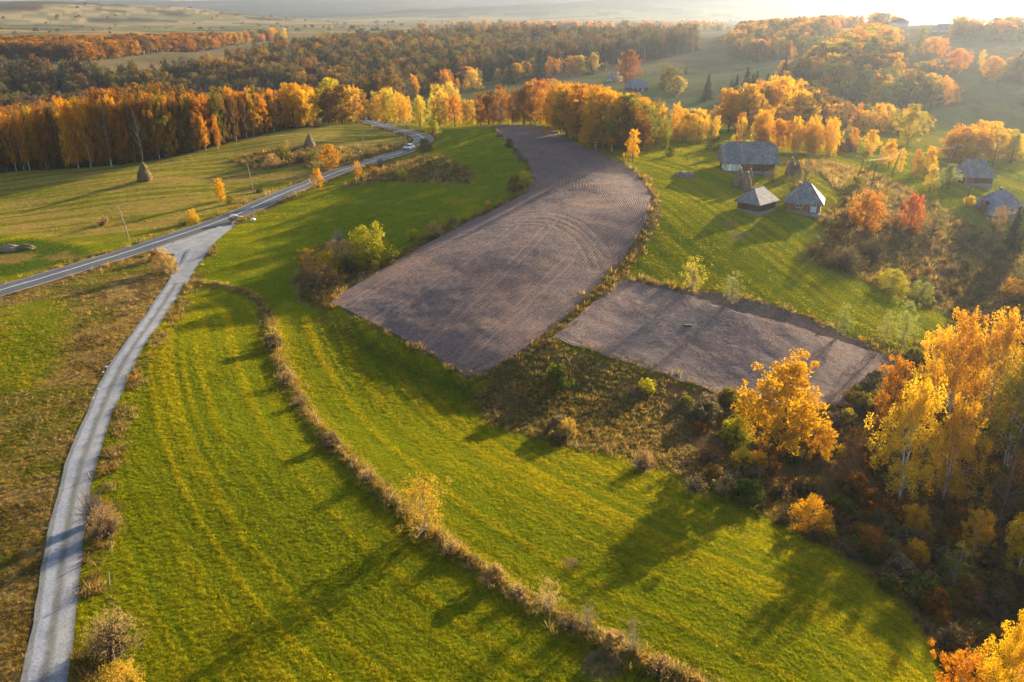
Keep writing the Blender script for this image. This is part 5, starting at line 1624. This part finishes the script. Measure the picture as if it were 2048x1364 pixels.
power_pole('a', (259, 480), 411, 'brown wooden power pole on the far verge near the track junction', -10, arm=False)
power_pole('b', (508, 386), 332, 'brown wooden power pole on the far verge beyond the amber tree', -6, arm=False)
power_pole('c', (729, 304), 262, 'wooden power pole in the weeds by the road carrying bright cables', -2)
power_pole('d', (811, 292), 240, 'grey power pole standing inside the road bend', -1)
power_pole('e', (1709, 375), 320, 'dark leaning power pole with bush at its foot', 9, 'darkpole')
power_pole('f', (1740, 380), 328, 'dark leaning power pole above the orange-red cherry', 5, 'darkpole')
power_pole('g', (1781, 354), 307, 'dark leaning power pole among the golden slope trees', 11, 'darkpole')
power_pole('h', (1852, 340), 293, 'dark power pole behind the golden slope trees', 3, 'darkpole')
power_pole('i', (1899, 332), 288, 'dark leaning power pole in the bright meadow at the right', 9, 'darkpole')
power_pole('j', (1932, 408), 372, 'short dark pole in front of the right-hand barn', 1, 'darkpole', False)
power_pole('k', (1918, 462), 425, 'dark pole below the low cottage', 8, 'darkpole', False)
power_pole('l', (1985, 330), 292, 'dark power pole beside the golden trees above the right farm', 2, 'darkpole')
power_pole('m', (868, 256), 208, 'dark power pole among the golden crest trees', 1, 'darkpole', False)
power_pole('n', (1265, 322), 300, 'short dark post on the bright grass by the golden tree', 0, 'darkpole', False)
power_pole('o', (842, 262), 228, 'slim pale pole at the outer side of the road bend', 0, 'pole', False)


def cable(a, b, i, sag, label, group, rad=.035):
    p, q_ = POLES[a][i], POLES[b][i]
    n_ = 20
    path = []
    for k in range(n_ + 1):
        t = k / n_
        v = p.lerp(q_, t); v.z -= sag * 4 * t * (1 - t); path.append(v - p)
    o = MB().tube(path, rad, 5).build('power_cable', M['cable'], None, True, p)
    tag(o, label, 'cable', group)


for i in (0, 1):
    cable('c', 'd', i, .5, 'bright power cable strung from the weeds pole to the road bend pole', 'cables at the road bend')
    cable('e', 'g', i, .5, 'power cable between two dark leaning poles above the slope', 'cables over the slope')
    cable('h', 'i', i, .9, 'sunlit sagging cable left of the bright meadow pole', 'cables at the bright meadow')
    cable('i', 'l', i, .8, 'sunlit sagging cable right of the bright meadow pole', 'cables beyond the bright meadow')

PT = [((218, 1170), 1.5, .15), ((222, 1105), 1.3, .2), ((230, 1330), 1.6, .05), ((180, 960), 1.2, -.1), ((392, 590), 1.4, .3), ((372, 575), 1.3, -.05), ((320, 665), 1.2, .1),
      ((780, 1010), 1.6, -.05), ((795, 1022), 1.3, .08), ((840, 1075), 1.2, -.2), ((1470, 960), 2.2, .12), ((1492, 1000), 2.0, -.45), ((1050, 1215), 1.2, .1), ((702, 935), 1.2, 0.1),
      ((560, 745), 1.1, -.1), ((520, 655), 1.2, .1)]
for k, (bp, h, lean) in enumerate(PT):
    p = at(*bp)
    o = MB().tube([(0, 0, -.3), (lean * h * .5, .03, h * .5), (lean * h, .05, h)], [.07, .065, .05], 6).build('fence_post', M['pole'], None, False, (p.x, p.y, float(hgt(p.x, p.y))))
    if k < 7:
        tag(o, 'weathered fence post in the weeds along the gravel track', 'post', 'posts along the gravel track')
    elif k in (10, 11):
        tag(o, ['upright grey post at the edge of the brushy ravine', 'grey post leaning steeply at the edge of the brushy ravine'][k - 10], 'post')
    else:
        tag(o, 'weathered fence post on the grassy field bank', 'post', 'posts along the field bank')

# fallen birch stem in the thicket
p = at(660, 548)
fl = MB().tube([(1.6, -.9, .3), (.4, -.2, 1.2), (-1.4, .5, 2.0)], [.10, .085, .04], 7).build('fallen_stem', M['birch'], None, True, (p.x, p.y, float(hgt(p.x, p.y))))
tag(fl, 'white fallen birch stem propped in the field-corner thicket', 'log')

# roadside shelter
p = at(467, 446)
sh = empty('roadside_shelter', (p.x, p.y, float(hgt(p.x, p.y)) + .1), math.radians(28), 'small roadside shelter with a curved grey tin roof on timber posts', 'shelter', None, (.75, .75, .75))
for sx in (-1.1, 1.1):
    for sy in (-.6, .6):
        MB().box(sx - .07, sx + .07, sy - .07, sy + .07, -.3, 2.0).build('post', M['plank'], sh)
mb = MB(); nseg = 10
for k in range(nseg):
    a0 = -1 + 2 * k / nseg; a1 = -1 + 2 * (k + 1) / nseg
    f = lambda a: (a * 1.75, 2.0 + .55 * (1 - a * a))
    (x0, z0_), (x1, z1_) = f(a0), f(a1)
    mb.face([(x0, -1.0, z0_), (x1, -1.0, z1_), (x1, 1.0, z1_), (x0, 1.0, z0_)])
    mb.face([(x0, 1.0, z0_ - .06), (x1, 1.0, z1_ - .06), (x1, -1.0, z1_ - .06), (x0, -1.0, z0_ - .06)])
    mb.face([(x0, -1.0, z0_ - .06), (x1, -1.0, z1_ - .06), (x1, -1.0, z1_), (x0, -1.0, z0_)])
mb.build('roof', M['tin'], sh)
MB().box(-1.0, 1.0, .45, .55, .25, 1.5).build('back_panel', M['plank'], sh)
MB().box(-1.0, 1.0, -.1, .4, .4, .48).build('bench', M['plank'], sh)
p = at(485, 444)
yb = empty('milk_box', (p.x, p.y, float(hgt(p.x, p.y))), .4, 'small yellow box on a stub post beside the roadside shelter', 'box')
MB().box(-.5, .5, -.35, .35, .7, 1.4).build('box', M['yellow'], yb)
MB().box(-.08, .08, -.08, .08, -.3, .7).build('post', M['pole'], yb)

# road marker posts by the car
for k, (mx_, my_) in enumerate([(824, 309), (796, 317), (810, 312)]):
    p = at(mx_, my_)
    mk = empty('marker_post', (p.x, p.y, float(hgt(p.x, p.y))), 0, 'short dark and white marker post on the road edge near the car', 'post', 'marker posts near the car')
    MB().box(-.07, .07, -.07, .07, -.2, .75).build('post', M['darkpole'], mk)
    MB().box(-.075, .075, -.075, .075, .752, 1.0).build('reflector', M['whitewood'], mk)


# ------------------------------------------------------------------ car
def build_car(px, label):
    p = at(*px)
    i = int(np.argmin(((ROAD - np.array([p.x, p.y])) ** 2).sum(1)))
    tdir = ROAD[max(0, i - 3)] - ROAD[min(len(ROAD) - 1, i + 3)]
    tdir /= np.hypot(*tdir)
    nrm = np.array([-tdir[1], tdir[0]])
    c = ROAD[i] + nrm * -1.35
    ang = math.atan2(tdir[1], tdir[0]) - math.pi / 2
    root = empty('car', (c[0], c[1], float(hgt(c[0], c[1])) + .19), ang, label, 'car')
    # side profile (y forward, z up), half width per station
    def loft(st, name, mat, parent):
        mb = MB(); rings = []
        for (y, zb_, zt_, wb, wt) in st:
            rings.append([(-wb, y, zb_), (-wb * 1.0, y, zb_ + (zt_ - zb_) * .55), (-wt, y, zt_ - .03), (-wt * .8, y, zt_), (wt * .8, y, zt_), (wt, y, zt_ - .03), (wb, y, zb_ + (zt_ - zb_) * .55), (wb, y, zb_)])
        for a, b_ in zip(rings[:-1], rings[1:]):
            for k in range(8):
                k2 = (k + 1) % 8
                mb.face([a[k], a[k2], b_[k2], b_[k]])
        mb.face(list(reversed(rings[0]))); mb.face(rings[-1])
        return mb.build(name, mat, parent)
    body = loft([(-2.2, .45, .95, .78, .70), (-2.1, .32, 1.02, .88, .80), (-1.2, .25, 1.04, .92, .86), (.7, .25, 1.02, .92, .86), (1.5, .27, .95, .91, .82), (2.05, .33, .86, .88, .74), (2.2, .42, .74, .78, .62)], 'body', M['carpaint'], root)
    loft([(-2.0, 1.0, 1.06, .78, .72), (-1.55, 1.0, 1.46, .80, .62), (-.9, 1.0, 1.55, .82, .64), (.1, 1.0, 1.54, .82, .64), (.35, 1.0, 1.48, .82, .62), (1.15, 1.0, 1.04, .80, .76)], 'cabin', M['glass'], root)
    loft([(-1.6, 1.47, 1.52, .60, .56), (-.9, 1.50, 1.59, .63, .58), (.1, 1.50, 1.58, .63, .58), (.34, 1.46, 1.51, .60, .56)], 'roof_panel', M['carpaint'], root)
    for sx in (-1, 1):
        for yy in (-1.3, 1.35):
            w = MB().tube([(sx * .72, yy, .32), (sx * .94, yy, .32)], .33, 16).build('wheel', M['tyre'], root)
            MB().tube([(sx * .945, yy, .32), (sx * .955, yy, .32)], .19, 12).build('rim', M['tin'], w)
        MB().box(sx * .62 - .16, sx * .62 + .16, 2.06, 2.2, .62, .76).build('headlight', M['lamp'], root)
        MB().box(sx * .98 - .08, sx * .98 + .08, .75, .9, 1.0, 1.12).build('mirror', M['carpaint'], root)
    MB().box(-.5, .5, 2.17, 2.23, .46, .6).build('grille', M['tyre'], root)
    MB().box(-.26, .26, 2.232, 2.242, .36, .46).build('number_plate', M['whitewood'], root)
    return root


build_car((829, 299), 'silver hatchback driving around the road bend')

# ------------------------------------------------------------------ stuff: woods nobody could count
def inside(names, n_, rng, grow=0):
    out = []
    for nm in names:
        P_ = Z[nm]; lo, hi = P_.min(0), P_.max(0)
        area = abs(np.sum(P_[:, 0] * np.roll(P_[:, 1], -1) - P_[:, 1] * np.roll(P_[:, 0], -1))) / 2
        q_ = rng.uniform(lo, hi, (int(n_(area) * ((hi - lo).prod() / max(area, 1)) + 1), 2))
        out.append(q_[in_poly(q_[:, 0], q_[:, 1], P_)])
    return np.vstack(out)


def tints(names_w, k, rng, var=.22):
    ks = [a for a, _ in names_w]; w = np.array([b for _, b in names_w], float); w /= w.sum()
    t = np.array([T[a] for a in ks])[rng.choice(len(ks), k, p=w)]
    return t * rng.uniform(1 - var, 1 + var, (k, 1)) * rng.uniform(.93, 1.07, (k, 3))


def wood(name, P2, kinds, tint, hrange, label, seed, wf=1.15):
    rng = np.random.default_rng(seed)
    k = len(P2)
    pro, hs = [], []
    mats = [M['leaf'], M['birch']]
    for kd, v in kinds:
        a, h = proto_arrays(kd, v); pro.append(a); hs.append(h)
    var = rng.integers(0, len(pro), k)
    H = rng.uniform(hrange[0], hrange[1], k) / np.array(hs)[var]
    wv = H * rng.uniform(.85, 1.2, k) * wf
    P3 = np.stack([P2[:, 0], P2[:, 1], hgt(P2[:, 0], P2[:, 1]) - .2], 1)
    rot = np.stack([rng.normal(0, .04, k), rng.normal(0, .04, k), rng.uniform(0, 6.283, k)], 1)
    return scatter(name, pro, mats, P3, var, np.stack([wv, wv, H], 1), rot, tint, label, 'wood')


rng = np.random.default_rng(8)
P2 = inside(['wood_main'], lambda a: min(9000, a / 27), rng)
patch = fbm(P2[:, 0] / 60, P2[:, 1] / 60, 200)
tt = tints([('brown', 4), ('russet', 1.5), ('grey-brown', 7), ('olive', 4), ('dark green', 3)], len(P2), rng, .35) * np.array([.60, .64, .78])  # tints darkened and cooled: valley shade put into the leaf colours
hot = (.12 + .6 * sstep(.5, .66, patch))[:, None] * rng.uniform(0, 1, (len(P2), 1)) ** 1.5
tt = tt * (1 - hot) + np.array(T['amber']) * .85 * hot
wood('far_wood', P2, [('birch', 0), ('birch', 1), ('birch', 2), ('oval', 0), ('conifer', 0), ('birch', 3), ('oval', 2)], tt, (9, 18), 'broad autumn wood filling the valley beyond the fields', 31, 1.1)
P2 = inside(['wood_upper'], lambda a: min(2500, a / 26), rng)
wood('plateau_wood', P2, [('oval', 0), ('oval', 2), ('maple', 0), ('maple', 2)], tints([('orange', 4), ('amber', 2), ('russet', 4), ('brown', 4)], len(P2), rng) * .75, (8, 14), 'strip of orange wood above the far hill meadow', 32, 1.25)
P2 = inside(['wood_right'], lambda a: min(1500, a / 22), rng)
wood('ridge_wood', P2, [('oval', 0), ('birch', 1), ('maple', 2)], tints([('amber', 3), ('orange', 3), ('brown', 4), ('olive', 3), ('gold', 2)], len(P2), rng) * .9, (8, 13), 'hazy orange wood climbing towards the skyline house', 33, 1.2)
P2 = inside(['wood_right2', 'wood_right3'], lambda a: min(1300, a / 34), rng)
wood('slope_wood', P2, [('oval', 1), ('oval', 2), ('maple', 0), ('birch', 3)], tints([('amber', 3), ('olive', 5), ('gold', 3), ('orange', 2), ('brown', 2), ('yellow-green', 2)], len(P2), rng) * .95, (7, 13), 'hazy amber and olive wood running down the sunlit right slope', 34, 1.25)
# wood behind the meadow edge row
P2 = inside(['left_wood'], lambda a: a / 20, rng)
d_ = dist_line(P2[:, 0], P2[:, 1], wpoly([(-70, 349), (0, 345), (100, 340), (200, 334), (300, 322), (400, 300), (480, 280), (560, 263)]), 60)
P2 = P2[(d_ > 15)]
if len(P2):
    wood('meadow_wood', P2, [('birch', 0), ('birch', 1), ('oval', 0)], tints([('orange', 5), ('russet', 4), ('amber', 2), ('brown', 2)], len(P2), rng), (12, 15), 'depth of the birch wood behind its edge trees', 35, 1.0)
# lines of trees and scattered bushes on the far plain
L1 = densify(wpoly([(840, 60), (930, 57), (1040, 57), (1150, 60), (1260, 62)]), 6); L2 = densify(wpoly([(1290, 62), (1400, 60), (1440, 62)]), 5)
L3 = densify(wpoly([(1660, 62), (1720, 56), (1780, 57)]), 4); L4 = densify(wpoly([(440, 92), (500, 84), (560, 78)]), 5)
L5 = densify(wpoly([(820, 200), (900, 180), (960, 168), (1060, 158), (1130, 150), (1210, 142)]), 6)
L6 = densify(wpoly([(1930, 76), (1960, 80), (2000, 84), (2060, 82)]), 3)
L7 = densify(wpoly([(1800, 96), (1880, 122), (1960, 156), (2060, 196)]), 13); L8 = densify(wpoly([(1880, 108), (1905, 116), (1925, 124), (1950, 128)]), 16)
L9 = densify(wpoly([(1600, 118), (1680, 96), (1740, 74)]), 9); L10 = densify(wpoly([(1310, 172), (1340, 185), (1375, 200)]), 9)
P2 = np.vstack([L7, L8, L9, L10, L1, L1 + (0, 12), L2, L2 + (0, 10), L3, L4, L4 + (3, 8), L5, L6, L6 + (0, 5), L6 + (0, 10)])
P2 = P2 + rng.normal(0, 4, P2.shape)
wood('far_tree_lines', P2, [('oval', 0), ('birch', 0), ('maple', 1)], tints([('orange', 4), ('amber', 4), ('pale gold', 2), ('olive', 3)], len(P2), rng), (6, 13), 'lines of small orange trees along the far plain fields', 36, 1.3)
k = 420
P2 = np.stack([rng.uniform(-1100, 1000, k), rng.uniform(700, 2300, k)], 1)
wood('plain_bushes', P2, [('bush', 0), ('bush', 1), ('oval', 0)], tints([('olive', 4), ('brown', 3), ('orange', 1), ('dark green', 2)], len(P2), rng), (2, 6), 'tiny scattered bushes dotting the far plain and hill', 37, 1.4)
# shade wood at the right, mostly outside the picture
P2 = np.stack([rng.uniform(60, 150, 300), rng.uniform(20, 175, 300)], 1)
dd_ = P2[:, 1] * math.cos(PITCH) + 55 * math.sin(PITCH)
P2 = P2[(P2[:, 0] / dd_ > .665) & (P2[:, 0] < 135)]
wood('ravine_wood', P2, [('birch_group', 0), ('birch', 1), ('oval', 0)], tints([('amber', 4), ('orange', 3), ('gold', 3), ('olive', 2)], len(P2), rng), (11, 16), 'amber birch wood filling the right-hand ravine', 38, 1.0)

# ------------------------------------------------------------------ stuff: undergrowth, dry weeds, grass
def blade_proto(seed, nb_, h, spread, w, lean):
    r_ = np.random.default_rng(seed)
    V, Ft, lv = [], [], []
    for k in range(nb_):
        a = r_.uniform(0, 6.283); b_ = r_.uniform(0, spread)
        o = np.array([math.cos(a) * b_, math.sin(a) * b_, -.03]); hh = h * r_.uniform(.6, 1.15)
        d = r_.normal(0, lean, 2) + np.array([math.cos(a), math.sin(a)]) * lean * .8
        t_ = r_.uniform(0, 6.283); s_ = np.array([math.cos(t_), math.sin(t_), 0]) * w * r_.uniform(.7, 1.3)
        m_ = o + np.array([d[0] * .45, d[1] * .45, hh * .6]); e = o + np.array([d[0], d[1], hh])
        i = len(V)
        V += [o - s_, o + s_, m_ + s_ * .8, m_ - s_ * .8, e]
        Ft += [(i, i + 1, i + 2), (i, i + 2, i + 3), (i + 3, i + 2, i + 4)]
        lv += [r_.uniform(0, 1)] * 5
    return (np.array(V), [np.array(Ft)], np.array(lv), [0])


PROJ_C, PROJ_S = math.cos(PITCH), math.sin(PITCH)


def in_view(P, m_=60):
    z = hgt(P[:, 0], P[:, 1]) - CAM_H
    dep = P[:, 1] * PROJ_C - z * PROJ_S
    px = 1024 + FPX * P[:, 0] / dep; py = 682 - FPX * (P[:, 1] * PROJ_S + z * PROJ_C) / dep
    return (px > -m_) & (px < 2048 + m_) & (py < 1364 + m_ * 1.5) & (py > -20)


blk = np.clip(SOILM, 0, 1)
blk = np.maximum(blk, (dR < ROAD_W / 2 + .7).astype(float))
blk = np.maximum(blk, (dT < TRACK_W / 2 + .1).astype(float))
blk = np.maximum(blk, mask_poly(X, Y, AP, .5))
brush_m = np.zeros(X.shape)
for nm in ('brush', 'brush_hill', 'left_wood'):
    brush_m = np.maximum(brush_m, mask_poly(X, Y, Z[nm], 1.0))
dry_m = np.zeros(X.shape)
SCRUB = np.maximum(mask_poly(X, Y, Z['left_scrub'], 1.0), mask_poly(X, Y, Z['brush'], 1.0) * .5)
for nm in ('mound', 'scrub_road', 'thicket', 'field_edge', 'plough_right', 'tan_hill', 'brush_hill', 'lane'):
    dry_m = np.maximum(dry_m, mask_poly(X, Y, Z[nm], .8) * (.9 if nm != 'lane' else .5))
dry_m = np.maximum(dry_m, .8 * mask_poly(X, Y, Z['left_scrub'], 1.0) * (.25 + .75 * sstep(.4, .62, nb2)) * (1 - .75 * mask_poly(X, Y, Z['left_green'], 3.0)))
dry_m = np.maximum(dry_m, .8 * mask_poly(X, Y, Z['brush'], 1.0) * sstep(.40, .56, nb2 * .5 + nb * .5))
dry_m = np.maximum(dry_m, np.exp(-(dH / (.45 + .9 * fbm(X / 5, Y / 5, 310))) ** 2) * (.35 + .8 * sstep(.3, .6, nb)))
dry_m = np.maximum(dry_m, .8 * np.exp(-((dR - 4.0) / 1.3) ** 2) * (dR < 12) * sstep(.35, .55, nb2))
dry_m = np.maximum(dry_m, .7 * np.exp(-((dT - 3.2) / 1.1) ** 2) * (dT < 10) * sstep(.38, .55, nb2))
EDGES = [PLOUGH_L, PLOUGH_R, np.vstack([PLOUGH_L[-1:], PLOUGH_R[-1:]]), np.vstack([FIELD2, FIELD2[:1]])]
for E_ in EDGES:
    de = dist_line(X, Y, E_, 5.0)
    rag = np.exp(-(de / (.25 + 1.1 * fbm(X / 3, Y / 3, 320))) ** 2) * sstep(.4, .56, nb2)
    dry_m = np.maximum(dry_m * (1 - blk * (de > 3)), rag * .8)
    blk = blk * (1 - .8 * np.exp(-(de / .7) ** 2) * sstep(.48, .58, fbm(X / 2, Y / 2, 321)))
dry_m = dry_m * (1 - np.maximum((dR < ROAD_W / 2 + .3), (dT < TRACK_W / 2 - .2)))


def field_points(n_, ymin, ymax, rng, wfun):
    y = rng.uniform(0, 1, n_) ** 1.0 * (ymax - ymin) + ymin
    x = rng.uniform(-1, 1, n_) * .74 * (y + 16)
    P = np.stack([x, y], 1); P = P[in_view(P)]
    w = wfun(P)
    return P[rng.uniform(0, 1, len(P)) < w]


# short green grass of the fields
gm = (1 - blk) * (1 - brush_m) * (1 - np.clip(dry_m * 1.1, 0, 1))
clump = lambda P: .55 + .5 * sstep(.36, .66, fbm(P[:, 0] / .45, P[:, 1] / .45, 300, 2))
Pa = field_points(430000, 40, 130, rng, lambda P: lookup(gm, P[:, 0], P[:, 1]) * np.clip(95 / P[:, 1], .4, 1) * clump(P))
Pb = field_points(230000, 130, 260, rng, lambda P: lookup(gm, P[:, 0], P[:, 1]) * .6)
P2 = np.vstack([Pa, Pb])
k = len(P2)
sw = lookup(swath, P2[:, 0], P2[:, 1])
ct = lookup(col, P2[:, 0], P2[:, 1]) * rng.uniform(.78, 1.25, (k, 1)) * (.8 + .45 * fbm(P2[:, 0] / .55, P2[:, 1] / .55, 301, 2))[:, None] * np.array([1.4, 1.38, 1.0])
yel = rng.uniform(0, 1, (k, 1)) ** 4 * .5
ct = ct * (1 - yel) + np.array([.34, .29, .012]) * yel
sc0 = rng.uniform(.6, 1.2, k) * np.where(P2[:, 1] > 125, .8, np.clip(P2[:, 1] / 95, .85, 1.1)) * (.5 + .9 * sw)
P3 = np.stack([P2[:, 0], P2[:, 1], hgt(P2[:, 0], P2[:, 1])], 1)
scatter('grass', [blade_proto(1, 9, .17, .20, .03, .12), blade_proto(2, 9, .21, .16, .026, .14), blade_proto(3, 7, .13, .24, .034, .12)], [M['blade']], P3, rng.integers(0, 3, k),
        np.stack([sc0, sc0, sc0 * rng.uniform(.7, 1.3, k)], 1), np.stack([np.zeros(k), np.zeros(k), rng.uniform(0, 6.283, k)], 1), ct, 'short green and golden grass covering the fields', 'grass')
# tall dry grass and weeds
Pa = field_points(260000, 40, 140, rng, lambda P: lookup(dry_m, P[:, 0], P[:, 1]) * .8)
Pb = field_points(200000, 140, 330, rng, lambda P: lookup(dry_m, P[:, 0], P[:, 1]) * .7)
P2 = np.vstack([Pa, Pb]); k = len(P2)
ct = tints([('tan', 5), ('brown', 3), ('grey-brown', 2), ('amber', .8), ('olive', 1.5)], k, rng, .3) * .85
sc0 = rng.uniform(.55, 1.35, k) * np.clip(P2[:, 1] / 120, .9, 1.6) * (.6 + .7 * fbm(P2[:, 0] / 2.5, P2[:, 1] / 2.5, 230)) * (1 - .5 * lookup(SCRUB, P2[:, 0], P2[:, 1]))
P3 = np.stack([P2[:, 0], P2[:, 1], hgt(P2[:, 0], P2[:, 1])], 1)
scatter('dry_grass', [blade_proto(11, 12, .62, .22, .028, .22), blade_proto(12, 12, .8, .2, .024, .26), blade_proto(13, 10, .48, .28, .03, .2)], [M['blade']], P3, rng.integers(0, 3, k),
        np.stack([sc0, sc0, sc0 * rng.uniform(.7, 1.25, k)], 1), np.stack([np.zeros(k), np.zeros(k), rng.uniform(0, 6.283, k)], 1), ct, 'tall dry grass and weeds along banks and verges', 'dry grass')
# low shrubs and saplings in the ravine and on the brushy slope
P2 = inside(['brush'], lambda a: a / 3.6, rng)
P2 = P2[in_view(P2, 200)]
w_ = .06 + .94 * sstep(0.0, 30.0, P2[:, 0] - 14 - .12 * (P2[:, 1] - 80))
P2 = P2[rng.uniform(0, 1, len(P2)) < w_ * .85]
Q2 = inside(['brush_hill'], lambda a: a / 18, rng)
E2 = densify(wpoly([(-70, 346), (0, 342), (100, 337), (200, 331), (300, 319), (400, 297), (480, 277), (560, 260)]), .9)
E2 = np.vstack([E2 + rng.normal(0, 1.2, E2.shape) + (0, 1.5 * q_) for q_ in range(4)])
P2 = np.vstack([P2, Q2, E2]); k = len(P2)
pro = []; hs = []
for kd, v in (('bush', 0), ('thorn', 0), ('thorn', 1), ('bare', 0), ('bush', 2)):
    a, h = proto_arrays(kd, v); a = (a[0], a[1], a[2], [0, 1]); pro.append(a); hs.append(h)
# bushes' stems are triangular tubes made of quads: keep quads only
var = rng.choice(5, k, p=[.2, .3, .24, .16, .1])
H = rng.uniform(.6, 2.6, k) ** 1.0 / np.array(hs)[var] * (.65 + .7 * fbm(P2[:, 0] / 7, P2[:, 1] / 7, 240))
P3 = np.stack([P2[:, 0], P2[:, 1], hgt(P2[:, 0], P2[:, 1]) - .05], 1)
scatter('undergrowth', pro, [M['leaf'], M['twig']], P3, var, np.stack([H * 1.2, H * 1.2, H], 1), np.stack([np.zeros(k), np.zeros(k), rng.uniform(0, 6.283, k)], 1),
        tints([('brown', 4), ('olive', 3), ('russet', 3), ('grey-brown', 4), ('green', 2)], k, rng, .25), 'tangled brown undergrowth in the ravine and on the brushy slope', 'undergrowth')

# ------------------------------------------------------------------ haze
zmin, zmax = float(GZ.min()) - 1.5, float(GZ.max()) + 12
hb = MB().box(-13900, 13900, -600, 9400, zmin, zmax)
hm, nt, out = nmat('haze')
pv = nd(nt, 'ShaderNodeVolumePrincipled')
pv.inputs['Color'].default_value = (0.42, 0.48, 0.60, 1)
pv.inputs['Density'].default_value = HAZE_DENSITY
pv.inputs['Anisotropy'].default_value = 0.66
nt.links.new(pv.outputs['Volume'], out.inputs['Volume'])
hz = hb.build('haze', hm)
tag(hz, 'thin pale autumn haze in the air', 'haze', kind='stuff')
